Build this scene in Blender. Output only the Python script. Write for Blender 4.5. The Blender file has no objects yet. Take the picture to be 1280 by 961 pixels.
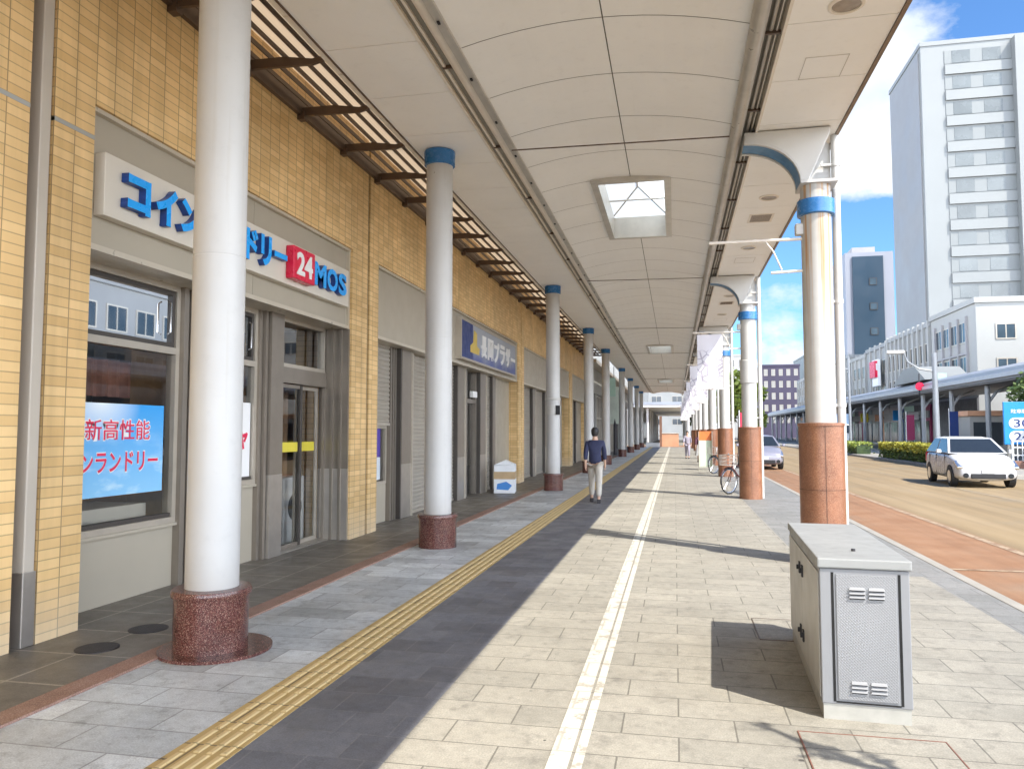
import bpy, bmesh, math, random
from mathutils import Vector, Matrix
random.seed(7)
R = math.radians
C = bpy.context.scene.collection
SC = bpy.context.scene

# ------------------------------------------------------------------ materials
class N:
    """small node-graph helper"""
    def __init__(s, name):
        s.m = bpy.data.materials.new(name); s.m.use_nodes = True
        s.t = s.m.node_tree; s.n = s.t.nodes; s.l = s.t.links
        s.b = s.n['Principled BSDF']; s._pos = None
    def add(s, typ, **kw):
        n = s.n.new('ShaderNode' + typ)
        for k, v in kw.items(): setattr(n, k, v)
        return n
    def link(s, a, b): s.l.new(a, b)
    def pos(s):
        if not s._pos: s._pos = s.add('NewGeometry').outputs['Position']
        return s._pos
    def noise(s, scale, detail=3, vec=None, rough=.55):
        n = s.add('TexNoise'); n.inputs['Scale'].default_value = scale
        n.inputs['Detail'].default_value = detail; n.inputs['Roughness'].default_value = rough
        s.link(vec or s.pos(), n.inputs['Vector']); return n.outputs['Fac']
    def mapr(s, v, a, b, c, d):
        n = s.add('MapRange'); s.link(v, n.inputs[0])
        for i, x in enumerate((a, b, c, d)): n.inputs[1 + i].default_value = x
        return n.outputs[0]
    def math(s, op, a, b=None):
        n = s.add('Math', operation=op)
        for i, x in enumerate((a, b)):
            if x is None: continue
            if isinstance(x, (int, float)): n.inputs[i].default_value = x
            else: s.link(x, n.inputs[i])
        return n.outputs[0]
    def mix(s, f, a, b, bt='MIX'):
        n = s.add('Mix', data_type='RGBA', blend_type=bt)
        if isinstance(f, (int, float)): n.inputs[0].default_value = f
        else: s.link(f, n.inputs[0])
        for i, x in ((6, a), (7, b)):
            if isinstance(x, tuple): n.inputs[i].default_value = (*x[:3], 1)
            else: s.link(x, n.inputs[i])
        return n.outputs[2]
    def sep(s, v=None):
        n = s.add('SeparateXYZ'); s.link(v or s.pos(), n.inputs[0]); return n.outputs
    def comb(s, x=0, y=0, z=0):
        n = s.add('CombineXYZ')
        for i, v in enumerate((x, y, z)):
            if isinstance(v, (int, float)): n.inputs[i].default_value = v
            else: s.link(v, n.inputs[i])
        return n.outputs[0]
    def vscale(s, v, sc):
        n = s.add('Mapping'); s.link(v, n.inputs[0]); n.inputs['Scale'].default_value = sc; return n.outputs[0]
    def brick(s, vec, w, h, off, c1, c2, mc, ms=.005, smooth=.1):
        n = s.add('TexBrick'); n.offset = off; n.squash = 1; s.link(vec, n.inputs['Vector'])
        n.inputs['Color1'].default_value = (*c1, 1); n.inputs['Color2'].default_value = (*c2, 1)
        n.inputs['Mortar'].default_value = (*mc, 1); n.inputs['Scale'].default_value = 1
        n.inputs['Mortar Size'].default_value = ms; n.inputs['Mortar Smooth'].default_value = smooth
        n.inputs['Brick Width'].default_value = w; n.inputs['Row Height'].default_value = h
        return n.outputs['Color'], n.outputs['Fac']
    def bump(s, h, strength=.3, dist=.01, inv=False):
        n = s.add('Bump', invert=inv); n.inputs['Strength'].default_value = strength
        n.inputs['Distance'].default_value = dist; s.link(h, n.inputs['Height']); s.link(n.outputs[0], s.b.inputs['Normal'])
    def out(s, col=None, rough=None, metal=None, spec=None):
        if col is not None:
            if isinstance(col, tuple): s.b.inputs['Base Color'].default_value = (*col[:3], 1)
            else: s.link(col, s.b.inputs['Base Color'])
        if rough is not None:
            if isinstance(rough, (int, float)): s.b.inputs['Roughness'].default_value = rough
            else: s.link(rough, s.b.inputs['Roughness'])
        if metal is not None: s.b.inputs['Metallic'].default_value = metal
        if spec is not None: s.b.inputs['Specular IOR Level'].default_value = spec
        return s.m

def sc(c, k): return tuple(min(1, x * k) for x in c)
def M(name, col, rough=.5, metal=0, var=.08, vs=2.0, bump=0, bs=60, spec=None, dirt=0):
    n = N(name)
    f = n.mapr(n.noise(vs, 5), .3, .7, 0, 1)
    c = n.mix(f, sc(col, 1 - var), sc(col, 1 + var))
    if dirt:
        d = n.mapr(n.noise(9, 6, rough=.7), .55, .75, 0, dirt)
        c = n.mix(d, c, sc(col, .45))
    if name.endswith('column_paint') or name.endswith('pillar_white_paint'):
        vo = n.add('TexVoronoi'); vo.inputs['Scale'].default_value = 3.4; n.link(n.pos(), vo.inputs['Vector'])
        hit = n.math('LESS_THAN', n.math('ADD', vo.outputs['Distance'], n.mapr(n.noise(60, 2), 0, 1, -.04, .04)), n.mapr(n.noise(2.3, 1), .5, .72, 0, .055))
        c = n.mix(n.math('MULTIPLY', hit, .8), c, (.16, .13, .10))
        x, y, z = n.sep()
        stv = n.noise(1, 4, n.comb(n.math('MULTIPLY', x, 16), n.math('MULTIPLY', y, 16), n.math('MULTIPLY', z, .5)))
        c = n.mix(n.mapr(stv, .56, .75, 0, .30), c, (.42, .38, .31))
        c = n.mix(n.mapr(z, .45, .75, .28, 0), c, (.40, .36, .30))
    if bump: n.bump(n.noise(bs, 3), bump, .005)
    r = n.mapr(n.noise(vs * 3, 4), .3, .7, max(.03, rough - .08), min(1, rough + .1))
    if metal >= .3: r = max(rough, .12)
    return n.out(c, r, metal, spec)

MAT = {}
def paving(name, w, h, off, c1, c2, mc, ms=.005, spots=.5, rough=.6, big=.12, swap=False, fine=.12, wet=0):
    n = N(name); x, y, z = n.sep()
    v = n.comb(y, x) if swap else n.comb(x, y)
    col, fac = n.brick(v, w, h, off, c1, c2, mc, ms)
    f = n.mapr(n.noise(.55, 5, rough=.65), .35, .68, 0, 1)
    col = n.mix(f, col, (1 - big,) * 3, 'MULTIPLY') if False else n.mix(n.math('MULTIPLY', f, 1.0), col, n.mix(1.0, col, (1 - big * 1.6,) * 3, 'MULTIPLY'))
    g = n.math('MULTIPLY', n.mapr(n.noise(110, 3), .3, .7, 1 - fine * 1.7, 1 + fine * 1.7), n.mapr(n.noise(17, 5, rough=.7), .3, .7, .86, 1.10))
    col = n.mix(1.0, col, n.comb(g, g, g), 'MULTIPLY')
    if spots:
        vo = n.add('TexVoronoi'); vo.inputs['Scale'].default_value = 2.3; n.link(n.pos(), vo.inputs['Vector'])
        wob = n.math('ADD', vo.outputs['Distance'], n.mapr(n.noise(25, 2), 0, 1, -.03, .03))
        sz = n.mapr(n.noise(3.1, 1), .4, .7, .0, .06)
        sp = n.math('LESS_THAN', wob, sz)
        col = n.mix(n.math('MULTIPLY', sp, spots), col, (.05, .045, .04))
        v2 = n.add('TexVoronoi'); v2.inputs['Scale'].default_value = 7; n.link(n.pos(), v2.inputs['Vector'])
        s2 = n.math('LESS_THAN', n.math('ADD', v2.outputs['Distance'], n.mapr(n.noise(40, 2), 0, 1, -.03, .03)), n.mapr(n.noise(5, 1), .5, .7, .0, .09))
        col = n.mix(n.math('MULTIPLY', s2, spots * .6), col, (.06, .055, .05))
        st0 = n.mapr(n.noise(1.3, 7, rough=.7), .48, .70, 0, spots * .46)
        col = n.mix(st0, col, (.16, .15, .125))
        st = n.mapr(n.noise(6, 6, rough=.75), .53, .72, 0, spots * .62)
        col = n.mix(st, col, (.09, .085, .075))
    n.bump(n.math('ADD', n.math('MULTIPLY', fac, -1), n.math('MULTIPLY', n.noise(90, 3), .25)), .35, .004)
    return n.out(col, n.mapr(n.noise(3, 3), .3, .7, rough - .1, rough + .12))

MAT['paver'] = paving('pale_paver', .6, .3, .5, (.345, .322, .268), (.298, .280, .234), (.155, .143, .118), .005, .95, .7, big=.14)
MAT['paver_grey'] = paving('light_grey_paver', .62, .31, .5, (.86, .90, .90), (.52, .55, .555), (.38, .39, .39), .006, .9, .45, big=.22)
MAT['paver_shade'] = paving('shade_darkened_paver', .3, .3, .5, (.24, .247, .27), (.16, .165, .185), (.24, .242, .25), .005, .6, .5, big=.2)  # paver colour darkened to carry the canopy shade
MAT['paver_mid'] = paving('kerbside_grey_paver', .45, .3, .5, (.25, .245, .23), (.21, .21, .197), (.16, .155, .145), .006, .4, .7)
MAT['tile'] = paving('brown_grey_floor_tile', .6, .6, 0, (.19, .172, .145), (.155, .142, .122), (.33, .30, .25), .011, .25, .45)

def granite(name, cols, scale=90, rough=.22):
    n = N(name)
    a = n.mapr(n.noise(scale, 2, rough=.8), .36, .64, 0, 1)
    b = n.mapr(n.noise(scale * 2.3, 1), .56, .66, 0, 1)
    c = n.mix(a, cols[0], cols[1]); c = n.mix(b, c, cols[2])
    d = n.mapr(n.noise(5, 5), .35, .7, .82, 1.1)
    c = n.mix(1.0, c, n.comb(d, d, d), 'MULTIPLY')
    return n.out(c, n.mapr(n.noise(6, 3), .3, .7, rough - .06, rough + .1))
MAT['granite'] = granite('dark_red_granite', ((.05, .014, .012), (.15, .05, .04), (.36, .22, .17)), 70, .16)
MAT['granite_light'] = granite('pink_granite', ((.19, .065, .03), (.29, .125, .062), (.40, .24, .145)), 75, .35)
MAT['granite_strip'] = granite('worn_red_granite_edging', ((.24, .13, .095), (.34, .20, .15), (.45, .33, .26)), 60, .6)

def brickwall():
    n = N('ochre_brick_tile'); x, y, z = n.sep()
    v = n.comb(n.math('ADD', n.math('ADD', y, x), .185), z)
    col, fac = n.brick(v, .215, .078, 0, (.86, .605, .29), (.79, .53, .235), (.54, .37, .18), .0045, .05)
    fr = n.math('FRACT', n.math('DIVIDE', n.math('ADD', n.math('ADD', y, x), .185), .215))
    dd = n.math('ABSOLUTE', n.math('SUBTRACT', fr, .5))
    vj = n.mapr(dd, .474, .484, 0, 1)
    # second brick layer: random darker tiles
    col2, _ = n.brick(v, .215, .078, 0, (1, 1, 1), (.90, .88, .85), (1, 1, 1), 0)
    col = n.mix(1.0, col, col2, 'MULTIPLY')
    col = n.mix(vj, col, (.36, .24, .11))
    f = n.mapr(n.noise(.9, 4), .35, .7, .86, 1.06)
    col = n.mix(1.0, col, n.comb(f, f, f), 'MULTIPLY')
    sk = n.noise(1, 4, n.comb(0, n.math('MULTIPLY', n.math('ADD', y, x), 5), n.math('MULTIPLY', z, .45)), .6)
    skv = n.mapr(sk, .45, .72, 1, .84); col = n.mix(1.0, col, n.comb(skv, skv, skv), 'MULTIPLY')
    # paler, washed tiles on the lowest course
    low = n.mapr(z, .05, .5, .35, 0)
    col = n.mix(low, col, (.66, .60, .50))
    n.bump(n.math('ADD', n.math('MULTIPLY', fac, -1), n.math('MULTIPLY', n.noise(45, 3), .2)), .6, .006)
    return n.out(col, .5)
MAT['brick'] = brickwall()

def road():
    n = N('stained_asphalt'); x, y, z = n.sep()
    w = n.math('ADD', x, n.mapr(n.noise(.8, 3), 0, 1, -.07, .07))
    red = n.mapr(w, 4.5, 4.75, 1, 0)
    t = n.noise(1.0, 5, n.vscale(n.pos(), (1.3, .14, 1)), .6)
    tan = n.mix(n.mapr(t, .3, .7, 0, 1), (.25, .175, .085), (.315, .23, .127))
    rc = n.mix(n.mapr(n.noise(1.6, 5), .3, .7, 0, 1), (.24, .118, .054), (.29, .162, .086))
    c = n.mix(red, tan, rc)
    tk = n.mapr(n.noise(1, 4, n.vscale(n.pos(), (2.6, .05, 1)), .6), .42, .68, 1.06, .80); c = n.mix(1.0, c, n.comb(tk, tk, tk), 'MULTIPLY')
    g = n.mapr(n.noise(220, 2), .25, .75, .7, 1.25)
    c = n.mix(1.0, c, n.comb(g, g, g), 'MULTIPLY')
    pt = n.mapr(n.noise(.35, 4), .55, .72, 0, .45)
    c = n.mix(pt, c, (.19, .17, .13))
    n.bump(n.noise(160, 3), .4, .006)
    return n.out(c, .8)
MAT['road'] = road()

def worn_paint(name, col, under, amt=.56):
    n = N(name)
    k = n.mapr(n.noise(7, 7, rough=.75), amt, amt + .06, 0, 1)
    x, y, z = n.sep()
    _, j = n.brick(n.comb(x, y), .6, .3, .5, (0,) * 3, (0,) * 3, (1,) * 3, .007)
    k = n.math('MAXIMUM', k, n.math('MULTIPLY', j, .75))
    f = n.mapr(n.noise(2.5, 4), .3, .7, .9, 1.05)
    c = n.mix(1.0, col, n.comb(f, f, f), 'MULTIPLY') if False else n.mix(f, sc(col, .9), col)
    return n.out(n.mix(k, c, under), .65)
MAT['white_paint'] = worn_paint('worn_white_line_paint', (.52, .50, .435), (.33, .305, .25), .53)
MAT['road_paint'] = worn_paint('faded_road_line_paint', (.38, .28, .18), (.22, .13, .07), .49)
MAT['tactile'] = worn_paint('yellow_tactile_tile', (.55, .385, .15), (.13, .10, .06), .60)
MAT['tactile_bar'] = worn_paint('yellow_tactile_bar', (.70, .53, .26), (.34, .25, .12), .60)

def stained_shaft():
    n = N('rust_streaked_white_paint'); x, y, z = n.sep()
    v = n.comb(n.math('MULTIPLY', x, 14), n.math('MULTIPLY', y, 14), n.math('MULTIPLY', z, .28))
    s = n.mapr(n.noise(1.0, 4, v, .6), .46, .58, 0, 1)
    fall = n.mapr(z, 1.8, 3.7, 0.05, 1)
    k = n.math('MULTIPLY', n.math('MULTIPLY', s, fall), .85)
    b = n.mapr(n.noise(3, 4), .3, .7, 0, 1)
    c = n.mix(b, (.46, .45, .42), (.53, .52, .49))
    c = n.mix(k, c, n.mix(b, (.40, .165, .018), (.46, .235, .045)))
    return n.out(c, .45)
MAT['rusty'] = stained_shaft()
MAT['col'] = M('cream_white_column_paint', (.54, .535, .52), .4, var=.04, vs=1.5, dirt=.12)
MAT['colr'] = M('kerbside_pillar_white_paint', (.53, .52, .495), .4, var=.05, vs=1.5, dirt=.12)
MAT['lens'] = M('downlight_reflector', (.30, .27, .23), .3, .6, var=.2, vs=12)
MAT['seam'] = M('brown_seam', (.10, .05, .03), .8)
MAT['ceil'] = M('warm_white_soffit_panel', (.90, .895, .885), .5, var=.03, vs=.9, dirt=.10)
MAT['joint'] = M('soffit_joint_shadow_gap', (.16, .145, .12), .8)
MAT['rail'] = M('weathered_aluminium_gutter', (.55, .52, .47), .38, .35, var=.1, vs=4, dirt=.15)
MAT['raillite'] = M('pale_gutter_strip', (.76, .70, .62), .4, var=.06, vs=4)
MAT['raildark'] = M('dark_gutter_slot', (.24, .22, .18), .5, var=.1)
MAT['pipe'] = M('grey_conduit_pipe', (.44, .41, .36), .35, .29, var=.08, vs=3)
MAT['cap'] = M('grey_capital_paint', (.56, .55, .52), .45, var=.05)
MAT['blue'] = M('blue_band_enamel', (.035, .17, .42), .25, var=.12, vs=6)
MAT['bluearch'] = M('dusty_blue_paint', (.07, .20, .37), .45, var=.12, vs=6)
MAT['bronze'] = M('bronze_aluminium', (.105, .068, .045), .42, .3, var=.12, vs=4)
MAT['bronze2'] = M('bronze_aluminium_pale', (.21, .15, .105), .45, .25, var=.12, vs=4)
MAT['panel'] = M('beige_grey_metal_panel', (.43, .385, .305), .42, .1, var=.03, vs=1.2)
MAT['panel_edge'] = M('pale_metal_trim', (.56, .505, .41), .35, .2, var=.04)
MAT['board'] = M('cream_sign_board', (.66, .615, .53), .4, var=.02)
MAT['frame'] = M('brushed_bronze_frame', (.265, .23, .19), .35, .45, var=.06, vs=5)
MAT['frame_lite'] = M('satin_aluminium_frame', (.50, .45, .375), .35, .4, var=.06, vs=5)
MAT['frame_dark'] = M('dark_window_gasket', (.06, .052, .045), .4, var=.1)
MAT['steel'] = M('brushed_stainless', (.50, .46, .41), .36, .75, var=.08, vs=6)
MAT['shutter'] = M('ribbed_shutter_metal', (.40, .365, .31), .4, .3, var=.05, vs=2)
MAT['grout'] = M('grey_joint_strip', (.36, .36, .34), .7)
MAT['rwp'] = M('beige_downpipe_paint', (.50, .45, .38), .4, var=.04)
MAT['letter_blue'] = M('sky_blue_acrylic_letter', (.01, .36, .92), .25, var=.02)
MAT['letter_side'] = M('navy_letter_side', (.008, .05, .25), .35, var=.05)
MAT['red'] = M('crimson_acrylic', (.66, .008, .055), .3, var=.03)
MAT['white'] = M('clean_white_paint', (.82, .82, .81), .4, var=.02)
MAT['red_print'] = M('printed_red', (.72, .02, .08), .4, var=.02)
MAT['navy'] = M('navy_print', (.015, .04, .17), .4, var=.05)
MAT['iron'] = M('cast_iron', (.045, .042, .045), .55, .4, var=.2, vs=20, bump=.5, bs=120)
MAT['black'] = M('black_rubber', (.018, .018, .02), .6, var=.15)
MAT['chrome'] = M('bright_metal', (.65, .65, .66), .18, .9, var=.03)
MAT['cab'] = M('light_grey_cabinet_paint', (.235, .24, .248), .42, .05, var=.035, vs=1.6, dirt=.06)
MAT['cab_top'] = M('dusty_cabinet_lid_paint', (.275, .28, .272), .5, .0, var=.06, vs=3, dirt=.22)
MAT['cab_base'] = M('stained_steel_plinth', (.42, .41, .37), .45, .3, var=.12, vs=9, dirt=.5)
MAT['gap'] = M('black_gap', (.01, .01, .01), .9, var=0)
MAT['interior'] = M('cream_interior_plaster', (.62, .56, .46), .7)
MAT['wood'] = M('warm_brown_interior_panel', (.36, .20, .09), .5, var=.25, vs=3)
MAT['metalroof'] = M('blue_grey_metal_roof', (.33, .355, .40), .38, .3, var=.06, vs=.4)
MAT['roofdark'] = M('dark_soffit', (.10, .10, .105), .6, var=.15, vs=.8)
MAT['facade'] = M('off_white_render', (.36, .36, .34), .65, var=.08, vs=.15, dirt=.16)
MAT['facade_grey'] = M('pale_grey_render', (.28, .288, .284), .65, var=.09, vs=.2, dirt=.14)
MAT['tower_lt'] = M('tower_pale_cladding', (.225, .235, .23), .5, var=.05, vs=.1)
MAT['tower_md'] = M('tower_band_cladding', (.195, .207, .203), .5, var=.05, vs=.1)
MAT['tower_win'] = M('greyish_window_pane', (.14, .155, .155), .25, 0, var=.25, vs=.2)
MAT['tower_dk'] = M('tower_side_cladding', (.24, .24, .237), .5, var=.05, vs=.1)
MAT['slate'] = M('slate_blue_cladding', (.028, .052, .078), .35, var=.07, vs=.1)
MAT['slate_edge'] = M('lavender_grey_cladding', (.26, .27, .305), .5, var=.05, vs=.1)
MAT['purple'] = M('dark_plum_tile', (.06, .05, .085), .5, var=.12, vs=.3)
MAT['ash'] = M('greyed_tile', (.33, .32, .32), .6, var=.15, vs=.2)
MAT['curtain'] = M('pale_curtain', (.52, .5, .45), .8, var=.08, vs=3)
MAT['yellow'] = M('yellow_sticker', (.66, .56, .06), .5, var=.05)
MAT['orange'] = M('orange_paint', (.74, .20, .05), .5, var=.06)
MAT['terracotta'] = M('terracotta_panel', (.60, .33, .20), .6, var=.1, vs=1)
MAT['card'] = M('brown_cardboard', (.48, .34, .19), .7, var=.1, vs=4)
MAT['cartonblue'] = M('carton_blue_print', (.05, .23, .60), .5, var=.1)
MAT['carton'] = M('white_carton', (.78, .80, .82), .55, var=.04)
MAT['signblue'] = M('parking_sign_blue', (.015, .29, .74), .35, var=.03)
MAT['silver'] = M('silver_car_paint', (.60, .60, .60), .25, .0, var=.0)
MAT['lilac'] = M('lilac_grey_car_paint', (.30, .295, .345), .28, .3, var=.0)
MAT['truckblue'] = M('dull_blue_truck_paint', (.16, .25, .38), .4, .1, var=.06)
MAT['carglass'] = M('dark_car_glass', (.02, .025, .03), .06, 0, var=0)
MAT['skin'] = M('skin', (.58, .37, .27), .55, var=.05)
MAT['hair'] = M('black_hair', (.015, .013, .013), .5, var=.2)
MAT['cloth_navy'] = M('navy_cotton', (.03, .035, .08), .85, var=.15, vs=8)
MAT['cloth_beige'] = M('pale_beige_cotton', (.52, .48, .42), .85, var=.1, vs=8)
MAT['cloth_lilac'] = M('grey_lilac_cotton', (.36, .33, .40), .85, var=.1, vs=8)
MAT['cloth_plum'] = M('plum_cotton', (.12, .05, .08), .85, var=.1, vs=8)
MAT['cloth_white'] = M('white_cotton', (.74, .74, .74), .85, var=.05, vs=8)
MAT['shoe'] = M('dark_shoe', (.04, .035, .035), .6)
MAT['concrete'] = M('pale_concrete_kerb', (.31, .29, .25), .75, var=.1, vs=2, bump=.3, dirt=.2)
MAT['soil'] = M('planter_soil', (.10, .075, .05), .9, var=.2, vs=5)
MAT['bark'] = M('bark', (.12, .085, .06), .9, var=.2, vs=8)
MAT['hill'] = M('distant_wooded_hill', (.10, .14, .12), .9, var=.2, vs=.02)
MAT['hangsign'] = M('pale_green_sign', (.42, .60, .48), .4, var=.05)
MAT['magenta'] = M('magenta_print', (.26, .03, .09), .4, var=.05)

def leafmat(name, a, b):
    n = N(name)
    c = n.mix(n.mapr(n.noise(2.6, 3), .35, .65, 0, 1), a, b)
    n.out(c, .55); n.b.inputs['Transmission Weight'].default_value = 0
    return n.m
MAT['leaf_yellow'] = leafmat('yellow_green_leaf', (.30, .29, .04), (.46, .42, .06))
MAT['leaf_green'] = leafmat('green_leaf', (.05, .09, .02), (.11, .16, .04))
MAT['leaf_dark'] = leafmat('dark_green_leaf', (.025, .05, .015), (.07, .11, .03))
MAT['leaf_lime'] = leafmat('lime_leaf', (.17, .23, .03), (.30, .34, .06))

def glassmat(name, tint, refl=1.0, ior=1.5):
    m = bpy.data.materials.new(name); m.use_nodes = True; t = m.node_tree; t.nodes.clear()
    o = t.nodes.new('ShaderNodeOutputMaterial'); mx = t.nodes.new('ShaderNodeMixShader')
    tr = t.nodes.new('ShaderNodeBsdfTransparent'); gl = t.nodes.new('ShaderNodeBsdfGlossy')
    fr = t.nodes.new('ShaderNodeFresnel'); fr.inputs[0].default_value = ior
    tr.inputs[0].default_value = (*tint, 1); gl.inputs['Roughness'].default_value = .015
    gl.inputs[0].default_value = (refl, refl, refl, 1)
    t.links.new(fr.outputs[0], mx.inputs[0]); t.links.new(tr.outputs[0], mx.inputs[1]); t.links.new(gl.outputs[0], mx.inputs[2])
    t.links.new(mx.outputs[0], o.inputs[0]); return m
MAT['glass'] = glassmat('shopfront_glass', (.86, .87, .86), .95, 1.75)
MAT['winglass'] = M('dark_window_pane', (.035, .045, .055), .08, 0, var=.3, vs=.4)
MAT['winglass_lt'] = M('pale_blue_window_pane', (.06, .09, .115), .08, 0, var=.3, vs=.4)

def skylightmat():
    n = N('frosted_skylight_pane'); n.out((.85, .87, .86), .35); n.b.inputs['Alpha'].default_value = 1
    t = n.t; tl = n.add('BsdfTranslucent'); tl.inputs[0].default_value = (.66, .70, .68, 1)
    tr = n.add('BsdfTransparent'); tr.inputs[0].default_value = (.62, .68, .68, 1)
    m1 = n.add('MixShader'); m1.inputs[0].default_value = .9
    n.link(tr.outputs[0], m1.inputs[1]); n.link(tl.outputs[0], m1.inputs[2])
    n.link(m1.outputs[0], n.n['Material Output'].inputs[0]); return n.m
MAT['sky_pane'] = skylightmat()

def covermat():
    n = N('beige_translucent_sheet'); tl = n.add('BsdfTranslucent'); tl.inputs[0].default_value = (.58, .52, .44, 1)
    df = n.add('BsdfDiffuse'); df.inputs[0].default_value = (.5, .44, .36, 1); m1 = n.add('MixShader'); m1.inputs[0].default_value = .8
    n.link(df.outputs[0], m1.inputs[1]); n.link(tl.outputs[0], m1.inputs[2]); n.link(m1.outputs[0], n.n['Material Output'].inputs[0]); return n.m
MAT['cover'] = covermat()
def postermat():
    n = N('sky_blue_poster_print'); x, y, z = n.sep()
    u = n.mapr(y, 5.4, 6.95, 0, 1); w = n.mapr(z, 1.0, 1.9, 0, 1)
    dx = n.math('SUBTRACT', u, .42); dz = n.math('MULTIPLY', n.math('SUBTRACT', w, 1.0), .75)
    d = n.math('SQRT', n.math('ADD', n.math('MULTIPLY', dx, dx), n.math('MULTIPLY', dz, dz)))
    glow = n.mapr(d, .02, .36, 1, 0)
    c = n.mix(w, (.25, .55, .82), (.03, .33, .78))
    cl = n.mapr(n.noise(3.0, 5, n.vscale(n.pos(), (1, 1, 3.0))), .52, .72, 0, .8)
    c = n.mix(n.math('MULTIPLY', cl, n.mapr(w, 0, .7, 1, 0)), c, (.62, .80, .92))
    c = n.mix(glow, c, (.85, .92, .96))
    return n.out(c, .3)
MAT['poster'] = postermat()

def signprint():
    n = N('misty_blue_sign_print'); x, y, z = n.sep()
    w = n.mapr(z, 3.3, 4.15, 0, 1)
    ad = n.math('ADD', w, n.mapr(n.noise(1.2, 4), .3, .7, -.25, .25))
    c = n.mix(n.mapr(ad, .0, .45, 0, 1), (.07, .10, .30), (.33, .36, .42))
    return n.out(c, .35)
MAT['sign2'] = signprint()

def bannermat():
    n = N('white_banner_cloth')
    vo = n.add('TexVoronoi', feature='DISTANCE_TO_EDGE'); vo.inputs['Scale'].default_value = 6; n.link(n.pos(), vo.inputs['Vector'])
    k = n.mapr(vo.outputs[0], .02, .10, .8, 0)
    z = n.sep()[2]
    band = n.math('MULTIPLY', n.mapr(z, 2.75, 2.85, 0, 1), n.mapr(z, 3.5, 3.6, 1, 0))
    c = n.mix(n.math('MULTIPLY', k, band), (.72, .70, .75), (.30, .27, .36))
    return n.out(c, .8)
MAT['banner'] = bannermat()

# ------------------------------------------------------------------ object helpers
def wloc(o):
    v = Vector((0, 0, 0))
    while o is not None: v += o.location; o = o.parent
    return v
def tag(o, label=None, cat=None, group=None, kind=None):
    if label: o['label'] = label
    if cat: o['category'] = cat
    if group: o['group'] = group
    if kind: o['kind'] = kind
    return o
def thing(name, label, cat, loc=(0, 0, 0), rz=0, group=None):
    o = bpy.data.objects.new(name, None); C.objects.link(o); o.location = loc; o.rotation_euler = (0, 0, rz)
    o.empty_display_size = .2
    return tag(o, label, cat, group)
def copy_tree(o, parent=None):
    c = o.copy(); C.objects.link(c); c.parent = parent
    for ch in list(o.children): copy_tree(ch, c)
    return c

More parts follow.
